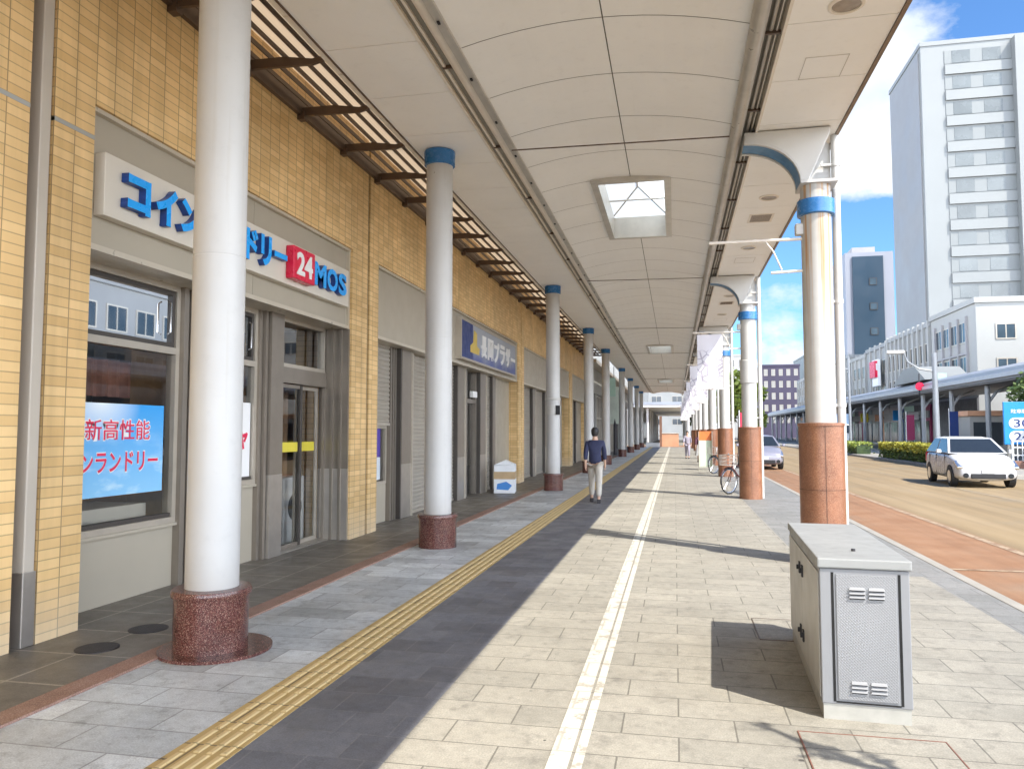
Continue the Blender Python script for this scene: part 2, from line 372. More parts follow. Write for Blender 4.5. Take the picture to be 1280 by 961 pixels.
class MB:
    def __init__(s): s.v = []; s.f = []; s.mi = []; s.cur = 0
    def add(s, vs, fs):
        b = len(s.v); s.v += [tuple(v) for v in vs]
        for f in fs: s.f.append(tuple(i + b for i in f)); s.mi.append(s.cur)
        return s
    def box(s, x0, x1, y0, y1, z0, z1):
        vs = [(x, y, z) for z in (z0, z1) for y in (y0, y1) for x in (x0, x1)]
        return s.add(vs, [(0, 2, 3, 1), (4, 5, 7, 6), (0, 1, 5, 4), (2, 6, 7, 3), (0, 4, 6, 2), (1, 3, 7, 5)])
    def quad(s, a, b, c, d): return s.add([a, b, c, d], [(0, 1, 2, 3)])
    def lathe(s, prof, cx=0, cy=0, n=32, cap=True):
        vs = []; fs = []
        for r, z in prof:
            for i in range(n):
                a = 2 * math.pi * i / n; vs.append((cx + r * math.cos(a), cy + r * math.sin(a), z))
        for k in range(len(prof) - 1):
            for i in range(n):
                j = (i + 1) % n; fs.append((k * n + i, k * n + j, (k + 1) * n + j, (k + 1) * n + i))
        if cap:
            fs.append(tuple(range(n - 1, -1, -1))); fs.append(tuple((len(prof) - 1) * n + i for i in range(n)))
        return s.add(vs, fs)
    def tube(s, pts, r, n=8, closed=False):
        pts = [Vector(p) for p in pts]; vs = []; fs = []; L = len(pts)
        rr = r if isinstance(r, (list, tuple)) else [r] * L
        for k, p in enumerate(pts):
            if closed: d = pts[(k + 1) % L] - pts[k - 1]
            else: d = pts[min(k + 1, L - 1)] - pts[max(k - 1, 0)]
            d.normalize(); up = Vector((0, 0, 1)) if abs(d.z) < .95 else Vector((1, 0, 0))
            a = d.cross(up).normalized(); b = d.cross(a)
            for i in range(n):
                t = 2 * math.pi * i / n; vs.append(p + (a * math.cos(t) + b * math.sin(t)) * rr[k])
        for k in range(L if closed else L - 1):
            for i in range(n):
                j = (i + 1) % n; q = (k + 1) % L
                fs.append((k * n + i, k * n + j, q * n + j, q * n + i))
        if not closed:
            fs.append(tuple(range(n - 1, -1, -1))); fs.append(tuple((L - 1) * n + i for i in range(n)))
        return s.add(vs, fs)
    def prism(s, poly, axis, a, b):
        """poly: 2-D points in the two other axes (order x,y,z without axis)"""
        def mk(p, t):
            q = list(p); q.insert(axis, t); return tuple(q)
        n = len(poly); vs = [mk(p, a) for p in poly] + [mk(p, b) for p in poly]
        fs = [tuple(range(n)), tuple(range(2 * n - 1, n - 1, -1))]
        for i in range(n): j = (i + 1) % n; fs.append((i, i + n, j + n, j))
        return s.add(vs, fs)
    def build(s, name, mats, parent=None, world=True, smooth=False, bevel=0, loc=None):
        off = Vector((0, 0, 0))
        if parent is not None and world: off = wloc(parent)
        if parent is None:
            if loc is None:
                xs, ys, zs = zip(*s.v); loc = ((min(xs) + max(xs)) / 2, (min(ys) + max(ys)) / 2, min(zs))
            off = Vector(loc)
        me = bpy.data.meshes.new(name)
        me.from_pydata([tuple(Vector(v) - off) for v in s.v], [], s.f)
        mats = mats if isinstance(mats, (list, tuple)) else [mats]
        for m in mats: me.materials.append(m)
        me.polygons.foreach_set('material_index', s.mi)
        bm = bmesh.new(); bm.from_mesh(me); bmesh.ops.recalc_face_normals(bm, faces=bm.faces); bm.to_mesh(me); bm.free()
        o = bpy.data.objects.new(name, me); C.objects.link(o); o.parent = parent
        if parent is None: o.location = off
        if smooth:
            me.polygons.foreach_set('use_smooth', [True] * len(me.polygons))
            me.update()
            try: me.set_sharp_from_angle(angle=R(38))
            except Exception: pass
        if bevel:
            b = o.modifiers.new('bevel', 'BEVEL'); b.width = bevel; b.segments = 2; b.limit_method = 'ANGLE'; b.angle_limit = R(40)
        return o

def box(name, mat, parent, x0, x1, y0, y1, z0, z1, bevel=0, world=True):
    return MB().box(x0, x1, y0, y1, z0, z1).build(name, mat, parent, world, bevel=bevel)
def struct(name, mb, mat, **kw):
    o = mb.build(name, mat, None, **kw); o['kind'] = 'structure'; return o

AX = {'+X': Matrix(((0, 0, 1), (1, 0, 0), (0, 1, 0))), '-Y': Matrix(((1, 0, 0), (0, 0, -1), (0, 1, 0))), '-X': Matrix(((0, 0, -1), (-1, 0, 0), (0, 1, 0)))}
def text_obj(name, body, parent, face, origin, width, height, extrude, offset, mat, side=None, world=True):
    """lettering as a mesh: glyph box fitted to width x height, lower-left corner at origin"""
    cu = bpy.data.curves.new('t', 'FONT'); cu.body = body; cu.size = 1; cu.extrude = extrude; cu.offset = offset; cu.resolution_u = 4
    t = bpy.data.objects.new('t', cu); C.objects.link(t)
    bpy.context.view_layer.update()
    me = bpy.data.meshes.new_from_object(t.evaluated_get(bpy.context.evaluated_depsgraph_get()))
    bpy.data.objects.remove(t)
    xs = [v.co.x for v in me.vertices]; ys = [v.co.y for v in me.vertices]
    kx = width / (max(xs) - min(xs)); ky = height / (max(ys) - min(ys)) if height else kx
    x0, y0 = min(xs), min(ys); A = AX[face]; O = Vector(origin) - (wloc(parent) if world and parent else Vector())
    sides = [0 if p.normal.z > .5 else 1 for p in me.polygons]
    for v in me.vertices:
        v.co = A @ Vector(((v.co.x - x0) * kx, (v.co.y - y0) * ky, v.co.z + extrude)) + O
    me.materials.clear(); me.materials.append(mat)
    if side is not None: me.materials.append(side)
    me.polygons.foreach_set('material_index', sides if side is not None else [0] * len(sides))
    o = bpy.data.objects.new(name, me); C.objects.link(o); o.parent = parent
    return o

def leaves(mb, pts, size, rnd=random):
    for p in pts:
        a = Vector((rnd.gauss(0, 1), rnd.gauss(0, 1), rnd.gauss(0, .7))).normalized()
        b = a.cross(Vector((rnd.gauss(0, 1), rnd.gauss(0, 1), rnd.gauss(0, 1)))).normalized()
        s = size * rnd.uniform(.6, 1.3); p = Vector(p)
        mb.quad(p - a * s, p + b * s * .5, p + a * s, p - b * s * .5)

# ================================================================== GROUND (structure)
Y0, Y1 = -8, 80
def sheet(name, x0, x1, y0, y1, z, mat, ny=1):
    mb = MB(); 
    for i in range(ny):
        a = y0 + (y1 - y0) * i / ny; b = y0 + (y1 - y0) * (i + 1) / ny
        mb.quad((x0, a, z), (x1, a, z), (x1, b, z), (x0, b, z))
    return struct(name, mb, mat)
MAT['far_ground'] = M('pale_town_ground', (.34, .31, .26), .85, var=.15, vs=.3)
sheet('ground', -900, 900, -300, 1600, -.14, MAT['far_ground'])
sheet('road', 3.1, 11.6, -40, 400, -.05, MAT['road'])
sheet('side_road', -60, 3.1, 80.3, 92, -.046, MAT['road'])
struct('sidewalk', MB().box(-1.40, 2.66, Y0, 9.3, -.13, 0).box(-1.40, 1.53, 9.3, Y1, -.13, 0), MAT['paver'])
struct('kerbside_sidewalk', MB().box(2.66, 3.0, Y0, 9.3, -.13, -.002).box(1.53, 3.0, 9.3, Y1, -.13, -.002), MAT['paver_mid'])
struct('kerb', MB().box(3.0, 3.13, Y0, Y1, -.13, .004), MAT['concrete'], bevel=.012)
struct('shade_darkened_band', MB().box(-2.16, -1.40, Y0, Y1, -.13, -.001), MAT['paver_shade'])  # painted shade: band ends where the canopy shadow ends
struct('light_sidewalk_band', MB().box(-3.58, -2.49, Y0, Y1, -.13, 0), MAT['paver_grey'])
struct('shopfront_pavement', MB().box(-5.9, -3.755, Y0, Y1, -.13, .012), MAT['tile'])
struct('granite_edging', MB().box(-3.755, -3.58, Y0, Y1, -.13, .016), MAT['granite_strip'])
tb = MB().box(-2.49, -2.16, Y0, Y1, -.13, .002)
struct('tactile_path', tb, MAT['tactile'])
tb = MB()
y = 2.0
while y < 80:
    for k in range(4):
        x = -2.475 + .03 + k * .075 + .012
        tb.add([(x - .02, y, .002), (x + .02, y, .002), (x + .02, y + .285, .002), (x - .02, y + .285, .002),
                (x - .012, y + .008, .0075), (x + .012, y + .008, .0075), (x + .012, y + .277, .0075), (x - .012, y + .277, .0075)],
               [(4, 5, 6, 7), (0, 1, 5, 4), (1, 2, 6, 5), (2, 3, 7, 6), (3, 0, 4, 7)])
    y += .3
struct('tactile_path_ridges', tb, MAT['tactile_bar'])
sheet('white_line', -.625, -.522, Y0, Y1, .004, MAT['white_paint'])
sheet('thin_white_line', -.505, -.455, Y0, Y1, .004, MAT['white_paint'])
sheet('road_edge_marking', 4.5, 4.62, -10, 200, -.046, MAT['road_paint'])
sheet('road_cross_marking', 3.13, 4.5, 10.12, 10.22, -.045, MAT['road_paint'])
sheet('road_centre_marking', 7.9, 8.02, -10, 300, -.046, M('faded_centre_line', (.28, .22, .14), .8, var=.25, vs=3))
# far side of the street
struct('median_island', MB().box(11.6, 13.2, 30, 130, -.13, .08), MAT['concrete'], bevel=.03)
sheet('service_lane', 13.2, 17.2, -40, 300, -.048, MAT['far_ground'])
struct('opposite_sidewalk', MB().box(17.2, 24.0, -40, 300, -.13, .06), MAT['paver_mid'])
# beyond the side road
struct('far_sidewalk', MB().box(-5.9, 3.0, 92, 200, -.13, .0), MAT['paver'])
hm = MB(); hp = [(-300, -.2)]
for i in range(41): hp.append((-300 + i * 20, 26 + 14 * math.sin(i * .5) + 9 * math.sin(i * 1.3 + 1)))
hp.append((500, -.2)); hm.prism(hp, 1, 1250, 1330)
struct('hills', hm, MAT['hill'])

# ================================================================== BRICK BUILDING (left)
WX, GX = -4.7, -5.15
BR = thing('brick_building', 'long ochre tiled building with grey shopfronts along the left of the arcade', 'building', (WX, 18, 0))
FT, FB = 4.33, 3.12
bays = [(5.37, 10.6), (11.63, 23.05), (23.95, 34.9), (35.8, 41.6)]
mb = MB(); cuts = [(-6, 4.72), (4.95, 11.17), (11.26, 23.45), (23.53, 35.3), (35.38, 42)]
for a, b in cuts: mb.box(-5.6, WX, a, b, FT, 8.5)
mb.box(-5.6, WX - .13, -6, 42, 8.51, 8.8)
piers = [(-6, 4.72), (4.95, 5.37), (10.6, 11.17), (11.26, 11.63), (23.05, 23.45), (23.53, 23.95), (34.9, 35.3), (35.38, 35.8), (41.6, 42)]
for a, b in piers: mb.box(-5.6, WX, a, b, .012, FT)
MB_ = mb.build('brick_wall', MAT['brick'], BR)
mb = MB(); mb.box(-5.6, WX - .13, 4.72, 4.95, 0, 8.5)
for a, b in ((11.17, 11.26), (23.45, 23.53), (35.3, 35.38)): mb.box(-5.6, WX - .1, a, b, 0, 8.5)
mb.build('pier_recess', MAT['bronze'], BR)
o = box('downpipe', MAT['rwp'], BR, WX - .11, WX - .005, 4.825, 4.925, .55, 8, bevel=.008)
box('pipe_guard', MAT['steel'], o, WX - .12, WX + .004, 4.815, 4.935, .013, .56, bevel=.006)
mb = MB()
for y in (11.215, 23.49, 35.34): mb.tube([(WX - .05, y, .02), (WX - .05, y, 8)], .035, 10)
mb.build('recessed_downpipe', MAT['bronze2'], BR, smooth=True)
mb = MB()
for a, b in ((-6, 4.72), (4.95, 5.37)): mb.box(WX - .05, WX + .003, a, b, 4.02, 4.055)
mb.build('joint_strip', MAT['grout'], BR)
# bronze mounting rail of the louvre on the wall
for bi, (a, b) in enumerate(bays):
    mb = MB(); n = max(2, round((b - a) / 2.6)); w = (b - a) / n
    for i in range(n): mb.box(-5.5, WX - .085, a + i * w + .003, a + (i + 1) * w - .003, FB + .05, FT - .04)
    f = mb.build('fascia_panel', MAT['panel'], BR)
    t = MB(); t.box(WX - .09, WX - .03, a, b, FT - .04, FT - .002); t.box(GX - .3, WX - .04, a, b, FB, FB + .05)
    t.box(WX - .09, WX - .04, b - .045, b, FB + .05, FT - .04)
    t.build('trim', MAT['panel_edge'], f)
    # shadow-side back wall behind the shopfront
box('interior_ceiling', MAT['interior'], BR, -9.5, -5.3, 5.0, 41.8, 3.16, 3.3)
box('interior_floor', MAT['tile'], BR, -9.5, -5.3, 5.0, 41.8, -.05, .01)
box('interior_back_wall', MAT['interior'], BR, -9.7, -9.5, 5.0, 41.8, -.05, 3.3)
box('interior_partition', MAT['wood'], BR, -9.5, -5.3, 11.0, 11.2, .01, 3.16)
box('interior_partition', MAT['interior'], BR, -9.5, -5.3, 4.9, 5.1, .01, 3.16)
box('interior_partition', MAT['wood'], BR, -7.2, -7.1, 8.9, 11.0, .01, 3.16)

rng = random.Random(3)
wv = MB(); vs = []; fs = []
for q in range(61):
    yy = 9.05 + q * 1.5 / 60; xx = -5.72 + .035 * math.sin(q * 1.3) + .015 * math.sin(q * .47)
    vs += [(xx, yy, .05), (xx, yy, 2.2)]
for q in range(60): fs.append((2 * q, 2 * q + 2, 2 * q + 3, 2 * q + 1))
wv.add(vs, fs).build('door_curtain', MAT['wood'], BR)
wv = MB(); vs = []; fs = []
for q in range(61):
    yy = 5.2 + q * 1.85 / 60; xx = -5.62 + .03 * math.sin(q * 1.1) + .012 * math.sin(q * .41)
    vs += [(xx, yy, 1.95), (xx, yy, 2.32)]
for q in range(60): fs.append((2 * q, 2 * q + 2, 2 * q + 3, 2 * q + 1))
wv.add(vs, fs).build('window_valance', M('red_brown_valance', (.22, .085, .05), .7, var=.3, vs=5), BR)
box('counter', MAT['board'], BR, -6.0, -5.4, 5.2, 7.05, .01, .86)
for q in range(2):
    wm_ = box('laundry_machine', MAT['white'], BR, -5.66, -5.36, 9.18 + q * .68, 9.8 + q * .68, .02, .95, bevel=.02)
    MB().prism([(9.49 + q * .68 + .19 * math.cos(2 * math.pi * i / 24), .52 + .19 * math.sin(2 * math.pi * i / 24)) for i in range(24)], 0, -5.358, -5.345).build('machine_door', MAT['carglass'], wm_)
def frame_rect(mb, x0, x1, y0, y1, z0, z1, t):
    mb.box(x0, x1, y0, y0 + t, z0, z1); mb.box(x0, x1, y1 - t, y1, z0, z1)
    mb.box(x0, x1, y0 + t, y1 - t, z0, z0 + t); mb.box(x0, x1, y0 + t, y1 - t, z1 - t, z1)

def window_bay(y0, y1, sill=.66):
    """fixed glazing with an opening top light over a metal spandrel"""
    w = MB(); frame_rect(w, GX - .06, GX + .05, y0, y1, sill, FB, .06)
    w.box(GX - .06, GX + .05, y0 + .06, y1 - .06, 2.40, 2.47)
    win = w.build('window', MAT['frame_lite'], BR)
    f = MB(); frame_rect(f, GX - .05, GX + .03, y0 + .062, y1 - .062, 2.472, FB - .062, .045)
    f.build('casement', MAT['frame_dark'], win)
    box('gasket', MAT['frame_dark'], win, GX - .05, GX + .03, y0 + .062, y1 - .062, sill + .062, sill + .10)
    g = MB(); g.quad((GX, y0 + .06, sill + .06), (GX, y1 - .06, sill + .06), (GX, y1 - .06, 2.40), (GX, y0 + .06, 2.40))
    g.quad((GX, y0 + .1, 2.5), (GX, y1 - .1, 2.5), (GX, y1 - .1, FB - .1), (GX, y0 + .1, FB - .1))
    g.build('pane', MAT['glass'], win)
    h = MB(); h.tube([(GX + .04, y1 - .19, 2.60), (GX + .075, y1 - .19, 2.62), (GX + .075, y1 - .19, 2.92), (GX + .04, y1 - .19, 2.94)], .009, 6)
    h.build('handle', MAT['chrome'], win, smooth=True)
    s = MB(); s.box(GX - .05, GX + .02, y0, y1, .013, sill - .03); s.box(GX - .05, GX + .07, y0, y1, sill - .03, sill)
    s.build('spandrel', MAT['panel'], BR)
    return win
window_bay(5.3, 7.12)
window_bay(7.62, 8.66, .95)
# mullion bundles
def mullions(ys, mat='frame', depth=.08, z1=FB):
    mb = MB()
    for a, b, d in ys: mb.box(GX - .06, GX + d, a, b, .013, z1)
    o = mb.build('mullion', MAT[mat], BR)
    if len(ys) > 1: box('mullion_gap', MAT['frame_dark'], o, GX - .05, GX + .01, ys[0][0] + .01, ys[-1][1] - .01, .013, z1)
    return o
mullions([(7.12, 7.19, .10), (7.205, 7.27, .05), (7.285, 7.35, .12)])
mullions([(7.365, 7.62, .07)], 'frame_lite')
mullions([(8.66, 8.72, .08), (8.735, 8.79, .12)])
mb = MB(); mb.box(GX - .06, GX + .16, 8.81, 9.12, 1.05, FB); p = mb.build('door_post', MAT['frame'], BR)
box('kick_plate', MAT['steel'], p, GX - .05, GX + .163, 8.808, 9.122, .013, 1.05)
# sliding door
D = box('sliding_door', MAT['frame'], BR, GX - .08, GX + .08, 9.14, 10.55, 2.25, 2.46)
w = MB(); frame_rect(w, GX - .05, GX + .06, 9.14, 10.55, 2.462, FB, .05); w.build('transom_frame', MAT['frame_lite'], D)
w = MB(); w.quad((GX, 9.19, 2.51), (GX, 10.5, 2.51), (GX, 10.5, FB - .05), (GX, 9.19, FB - .05)); w.build('pane', MAT['glass'], D)
for y0, y1, dx in ((9.16, 9.9, 0), (9.84, 10.5, -.05)):
    w = MB(); x = GX + dx; frame_rect(w, x - .02, x + .02, y0, y1, .03, 2.24, .05)
    lf = w.build('door_leaf', MAT['frame'] if dx == 0 else MAT['frame_lite'], D)
    g = MB(); g.quad((x, y0 + .05, .08), (x, y1 - .05, .08), (x, y1 - .05, 2.19), (x, y0 + .05, 2.19)); g.build('pane', MAT['glass'], lf)
    g = MB(); g.box(x + .003, x + .006, y0 + .08, y1 - .08, 1.32, 1.45); g.build('sticker', MAT['yellow'], lf)
mb = MB(); mb.box(GX + .0, GX + .03, 9.84, 9.9, .03, 2.24); mb.build('meeting_stile', MAT['frame_dark'], D)
box('threshold', MAT['steel'], D, GX - .1, GX + .15, 9.14, 10.55, .013, .03)
# lined reveal at the far side of the laundry bay
mb = MB(); mb.box(GX - .05, WX - .03, 10.56, 10.597, 1.05, FB)
for i in range(3): mb.box(GX + .02 + i * .13, GX + .06 + i * .13, 10.53, 10.56, .013, FB)
rv = mb.build('reveal_lining', MAT['frame'], BR)
box('kick_plate', MAT['steel'], rv, GX - .05, WX - .028, 10.555, 10.597, .013, 1.05)

def shutter(y0, y1, z0, z1, x=-5.02, pitch=.078):
    mb = MB(); n = int((z1 - z0) / pitch); vs = []; fs = []
    for i in range(n + 1):
        z = z0 + i * pitch
        for dz, dx in ((0, 0), (.012, .016), (pitch * .55, .02), (pitch * .85, .004)):
            if z + dz > z1: break
            vs += [(x + dx, y0, z + dz), (x + dx, y1, z + dz)]
    for k in range(len(vs) // 2 - 1): fs.append((2 * k, 2 * k + 1, 2 * k + 3, 2 * k + 2))
    mb.add(vs, fs); s = mb.build('shutter', MAT['shutter'], BR)
    box('bottom_bar', MAT['frame_lite'], s, x - .01, x + .03, y0, y1, z0 - .05, z0)
    return s
def post(y0, y1, d=.12, kick=True):
    p = box('shopfront_post', MAT['frame'], BR, -5.1, -5.02 + d, y0, y1, 1.0 if kick else .013, FB)
    if kick: box('kick_plate', MAT['steel'], p, -5.1, -5.018 + d, y0 - .002, y1 + .002, .013, 1.0)
    box('jamb_gap', MAT['frame_dark'], p, -5.1, -5.03 + d, y0 - .05, y0 - .004, .013, FB)
    box('edge_trim', MAT['frame_lite'], p, -5.1, -4.995 + d, y1 + .003, y1 + .05, .013, FB)
    return p
# bay 2
shutter(11.63, 12.95, 1.75, FB)
w = MB(); frame_rect(w, -5.12, -5.05, 11.63, 12.95, .68, 1.7, .05); sw = w.build('window', MAT['frame_lite'], BR)
g = MB(); g.quad((-5.09, 11.68, .73), (-5.09, 12.9, .73), (-5.09, 12.9, 1.7), (-5.09, 11.68, 1.7)); g.build('pane', MAT['glass'], sw)
box('spandrel', MAT['panel'], BR, -5.12, -5.06, 11.63, 12.95, .013, .68)
mb = MB()
for a in (12.97, 13.09, 13.2): mb.box(-5.1, -4.99, a, a + .07, .013, FB)
mb.build('mullion', MAT['frame'], BR)
post(13.32, 13.82)
shutter(13.9, 17.0, .07, FB)
post(17.05, 17.6)
shutter(17.66, 18.1, .07, FB)
mb = MB(); mb.box(-5.12, -5.0, 18.12, 18.22, .013, FB); mb.box(-5.12, -5.0, 19.0, 19.1, .013, FB); mb.box(-5.12, -5.0, 18.22, 19.0, 2.3, 2.4)
rd = mb.build('recessed_door', MAT['frame'], BR)
g = MB(); g.quad((-5.08, 18.22, .03), (-5.08, 19, .03), (-5.08, 19, 2.3), (-5.08, 18.22, 2.3)); g.quad((-5.08, 18.22, 2.4), (-5.08, 19, 2.4), (-5.08, 19, 3.1), (-5.08, 18.22, 3.1)); g.build('pane', MAT['glass'], rd)
box('lamp', MAT['white'], rd, -5.0, -4.9, 18.4, 18.8, 2.45, 2.6, bevel=.01)
post(19.15, 19.7)
shutter(19.78, 20.55, .07, FB)
post(20.6, 20.9, .1, False)
mb = MB()
for i in range(3): mb.box(-5.06, -5.0, 20.97 + i * .7, 21.65 + i * .7, .013, FB)
mb.build('blank_panel', MAT['panel'], BR)
# bay 3 and 4
y = 24.0
while y < 34.3:
    post(y, y + .45); shutter(y + .52, min(y + 2.55, 34.88), .07, FB); y += 2.62
shutter(35.82, 38.6, .07, FB); post(38.65, 39.0); shutter(39.08, 41.58, .07, FB)

# ------- laundry sign
SG = thing('shop_sign', 'cream laundry sign board with blue katakana letters, a red 24 and MOS', 'sign', (-4.7, 7.95, 3.42))
mb = MB().box(-4.785, -4.68, 5.48, 10.42, 3.42, 3.96); mb.build('sign_board', MAT['board'], SG, bevel=.006)
xs = 5.66; LX = -4.678
for ch, y, w, h, dz in (('コ', 5.67, .30, .32, 0), ('イ', 6.04, .31, .36, -.01), ('ン', 6.40, .32, .33, 0), ('ラ', 6.78, .31, .34, 0), ('ン', 7.15, .32, .33, 0),
                        ('ド', 7.54, .25, .36, -.01), ('リ', 7.85, .24, .36, -.01), ('ー', 8.15, .31, .07, .15)):
    text_obj('letter', ch, SG, '+X', (LX, y, 3.52 + dz), w, h, .036, .05, MAT['letter_blue'], MAT['letter_side'])
box('number_block', MAT['red'], SG, LX, LX + .11, 8.55, 9.12, 3.49, 3.90, bevel=.012)
text_obj('number', '24', SG, '+X', (LX + .112, 8.62, 3.55), .42, .29, .004, .03, MAT['white'])
for ch, y, w in (('M', 9.19, .34), ('O', 9.56, .33), ('S', 9.92, .27)):
    text_obj('letter', ch, SG, '+X', (LX, y, 3.53), w, .31, .036, .04, MAT['letter_blue'], MAT['letter_side'])
# ------- second sign
S2 = thing('shop_sign', 'dark blue and grey plaza sign with white Japanese characters above closed shutters', 'sign', (-4.7, 19.3, 3.28))
MB().box(-4.785, -4.66, 17.45, 22.4, 3.28, 4.12).build('sign_board', MAT['sign2'], S2)
MB().box(-4.785, -4.655, 16.45, 17.45, 3.28, 4.12).build('end_panel', MAT['navy'], S2)
mb = MB(); mb.prism([(17.2, 3.45), (18.0, 3.45), (18.05, 3.6), (17.8, 3.65), (17.8, 3.95), (17.55, 4.0), (17.45, 3.7), (17.2, 3.6)], 0, -4.66, -4.648)
mb.build('emblem', M('pale_gold_print', (.62, .46, .10), .4), S2)
for i, ch in enumerate('長岡プラザー'):
    text_obj('letter', ch, S2, '+X', (-4.658, 18.2 + i * .70, 3.42 + (.22 if ch == 'ー' else 0)), .56, .09 if ch == 'ー' else .55, .012, .035, MAT['white'])
frame = MB(); frame_rect(frame, -4.785, -4.645, 16.4, 22.45, 3.23, 4.17, .05); frame.build('sign_frame', MAT['frame_lite'], S2)
# ------- poster
PO = thing('window_poster', 'sky blue poster with red Japanese lettering in the laundry window', 'poster', (GX + .015, 6.2, 1.0))
MB().box(GX + .008, GX + .014, 5.42, 6.94, 1.0, 1.86).build('sheet', MAT['poster'], PO)
for body, y, w, z, h in (('新高性能', 5.87, .86, 1.52, .19), ('コインランドリー', 5.48, 1.38, 1.22, .19)):
    text_obj('lettering_outline', body, PO, '+X', (GX + .0145, y - .012, z - .012), w + .024, h + .024, .0008, .032, MAT['white'])
    text_obj('lettering', body, PO, '+X', (GX + .0175, y, z), w, h, .0008, .004 if '性' in body else .016, MAT['red_print'])
P2 = thing('window_poster', 'white poster with a red mark behind the second laundry window', 'poster', (GX + .015, 8.3, 1.1))
MB().box(GX + .008, GX + .014, 7.75, 8.58, 1.05, 1.95).build('sheet', MAT['white'], P2)
text_obj('lettering', 'ャ', P2, '+X', (GX + .0145, 8.33, 1.38), .2, .24, .001, .03, MAT['red_print'])
P3 = thing('window_poster', 'purple and white poster under the half lowered shutter', 'poster', (-5.07, 12.3, .75))
MB().box(-5.084, -5.078, 12.1, 12.72, 1.15, 1.66).build('sheet', M('violet_print', (.07, .04, .32), .4), P3)
text_obj('lettering', 'T', P3, '+X', (-5.077, 12.32, 1.3), .2, .26, .001, .02, MAT['white'])
MB().box(-5.084, -5.078, 12.1, 12.72, .76, 1.145).build('lower_sheet', M('pale_print', (.62, .68, .74), .4), P3)

# ================================================================== LOUVRE between wall and canopy
LV = thing('louvre_screen', 'dark bronze slatted louvre bridging brick wall and canopy edge', 'louvre', (-4.1, 18, 5.55))
mb = MB()
for i in range(6):
    x = -4.56 + i * .17
    mb.box(x - .009, x + .009, -6, 42, 5.765, 5.82)
mb.build('slats', MAT['bronze'], LV)
mb = MB(); mb.box(WX + .003, WX + .06, -6, 42, 5.66, 5.84); mb.build('wall_rail', MAT['bronze'], LV)
mb = MB(); mb.box(-3.70, -3.66, -6, 42, 5.70, 5.82); mb.build('edge_rail', MAT['bronze'], LV)
mb = MB(); y = -5.8
while y < 42: mb.box(-3.66, -3.585, y, y + 1.22, 5.60, 5.69); y += 1.235
mb.build('edge_strip', MAT['raillite'], LV)
MB().box(-4.69, -3.61, -6, 11.6, 6.20, 6.22).build('cover_sheet', MAT['cover'], LV)
MB().box(-4.69, -3.61, 11.6, 42, 6.20, 6.22).build('cover_sheet', MAT['cover'], LV)
k = 0; y = 2.41
while y < 41.8:
    mb = MB(); mb.prism([(WX + .06, 5.655), (-3.86, 5.635), (-3.60, 5.70), (-3.60, 5.745), (-3.86, 5.70), (-4.2, 5.755), (WX + .06, 5.76)], 1, y - .02, y + .02)
    mb.box(WX + .004, WX + .10, y - .05, y + .05, 5.60, 5.70)
    mb.build('bracket', MAT['bronze'], LV); y += 1.29; k += 1

# ================================================================== ARCADE CANOPY
CN = thing('arcade_canopy', 'long white panelled arcade canopy with skylights sheltering the pavement', 'canopy', (-.7, 37, 5.35))
HL, HR = 5.60, 5.36
ys = []; y = -5.95 + 1.2 * 0
while y < Y1: ys.append(y); y += 1.2
ys.append(Y1)
SKY = [(12.05, 15.65), (36.05, 39.65), (60.05, 63.65)]
def insky(a, b):
    return any(a > s0 - .01 and b < s1 + .01 for s0, s1 in SKY)
g = .006
mb = MB()
for a, b in zip(ys, ys[1:]): mb.box(-3.565, -2.52, a + g, b - g, HL, HL + .03)
mb.build('left_soffit', MAT['ceil'], CN)
mb = MB()
for a, b in zip(ys, ys[1:]): mb.box(1.07, 2.03, a + g, b - g, HR, HR + .03)
mb.build('right_soffit', MAT['ceil'], CN)
VX0, VX1 = -2.08, .74
def vz(x): t = (x - VX0) / (VX1 - VX0); return 5.47 - .06 * t + .24 * 4 * t * (1 - t) * .8
xsn = [VX0 + (-1.22 - VX0) * i / 4 for i in range(5)] + [-1.22 + i * (.58 / 3) for i in range(1, 3)] + [-.64] + [-.64 + i * (.58 / 3) for i in range(1, 3)] + [-.06] + [-.06 + (VX1 + .06) * i / 4 for i in range(1, 5)]
mb = MB()
for a, b in zip(ys, ys[1:]):
    hole = insky(a, b)
    for x0, x1 in zip(xsn, xsn[1:]):
        if hole and x0 > -1.23 and x1 < -.05: continue
        e0 = g if abs(x0 + .64) < .01 else 0; e1 = g if abs(x1 + .64) < .01 else 0
        mb.quad((x0 + e0, a + g, vz(x0)), (x1 - e1, a + g, vz(x1)), (x1 - e1, b - g, vz(x1)), (x0 + e0, b - g, vz(x0)))
mb.build('vault', MAT['ceil'], CN, smooth=False)
# dark backing above the panel joints
mb = MB(); segs = [-6] + [v for s in SKY for v in s] + [Y1]
mb.box(-3.56, -2.5, -6, Y1, HL + .035, HL + .07); mb.box(1.05, 2.03, -6, Y1, HR + .035, HR + .07)
for i in range(0, len(segs), 2):
    for x0, x1 in zip(xsn, xsn[1:]):
        mb.quad((x0, segs[i], vz(x0) + .03), (x1, segs[i], vz(x1) + .03), (x1, segs[i + 1], vz(x1) + .03), (x0, segs[i + 1], vz(x0) + .03))
for s0, s1 in SKY:
    for x0, x1 in zip(xsn, xsn[1:]):
        if x0 > -1.23 and x1 < -.05: continue
        mb.quad((x0, s0, vz(x0) + .03), (x1, s0, vz(x1) + .03), (x1, s1, vz(x1) + .03), (x0, s1, vz(x0) + .03))
mb.build('panel_backing', MAT['joint'], CN)
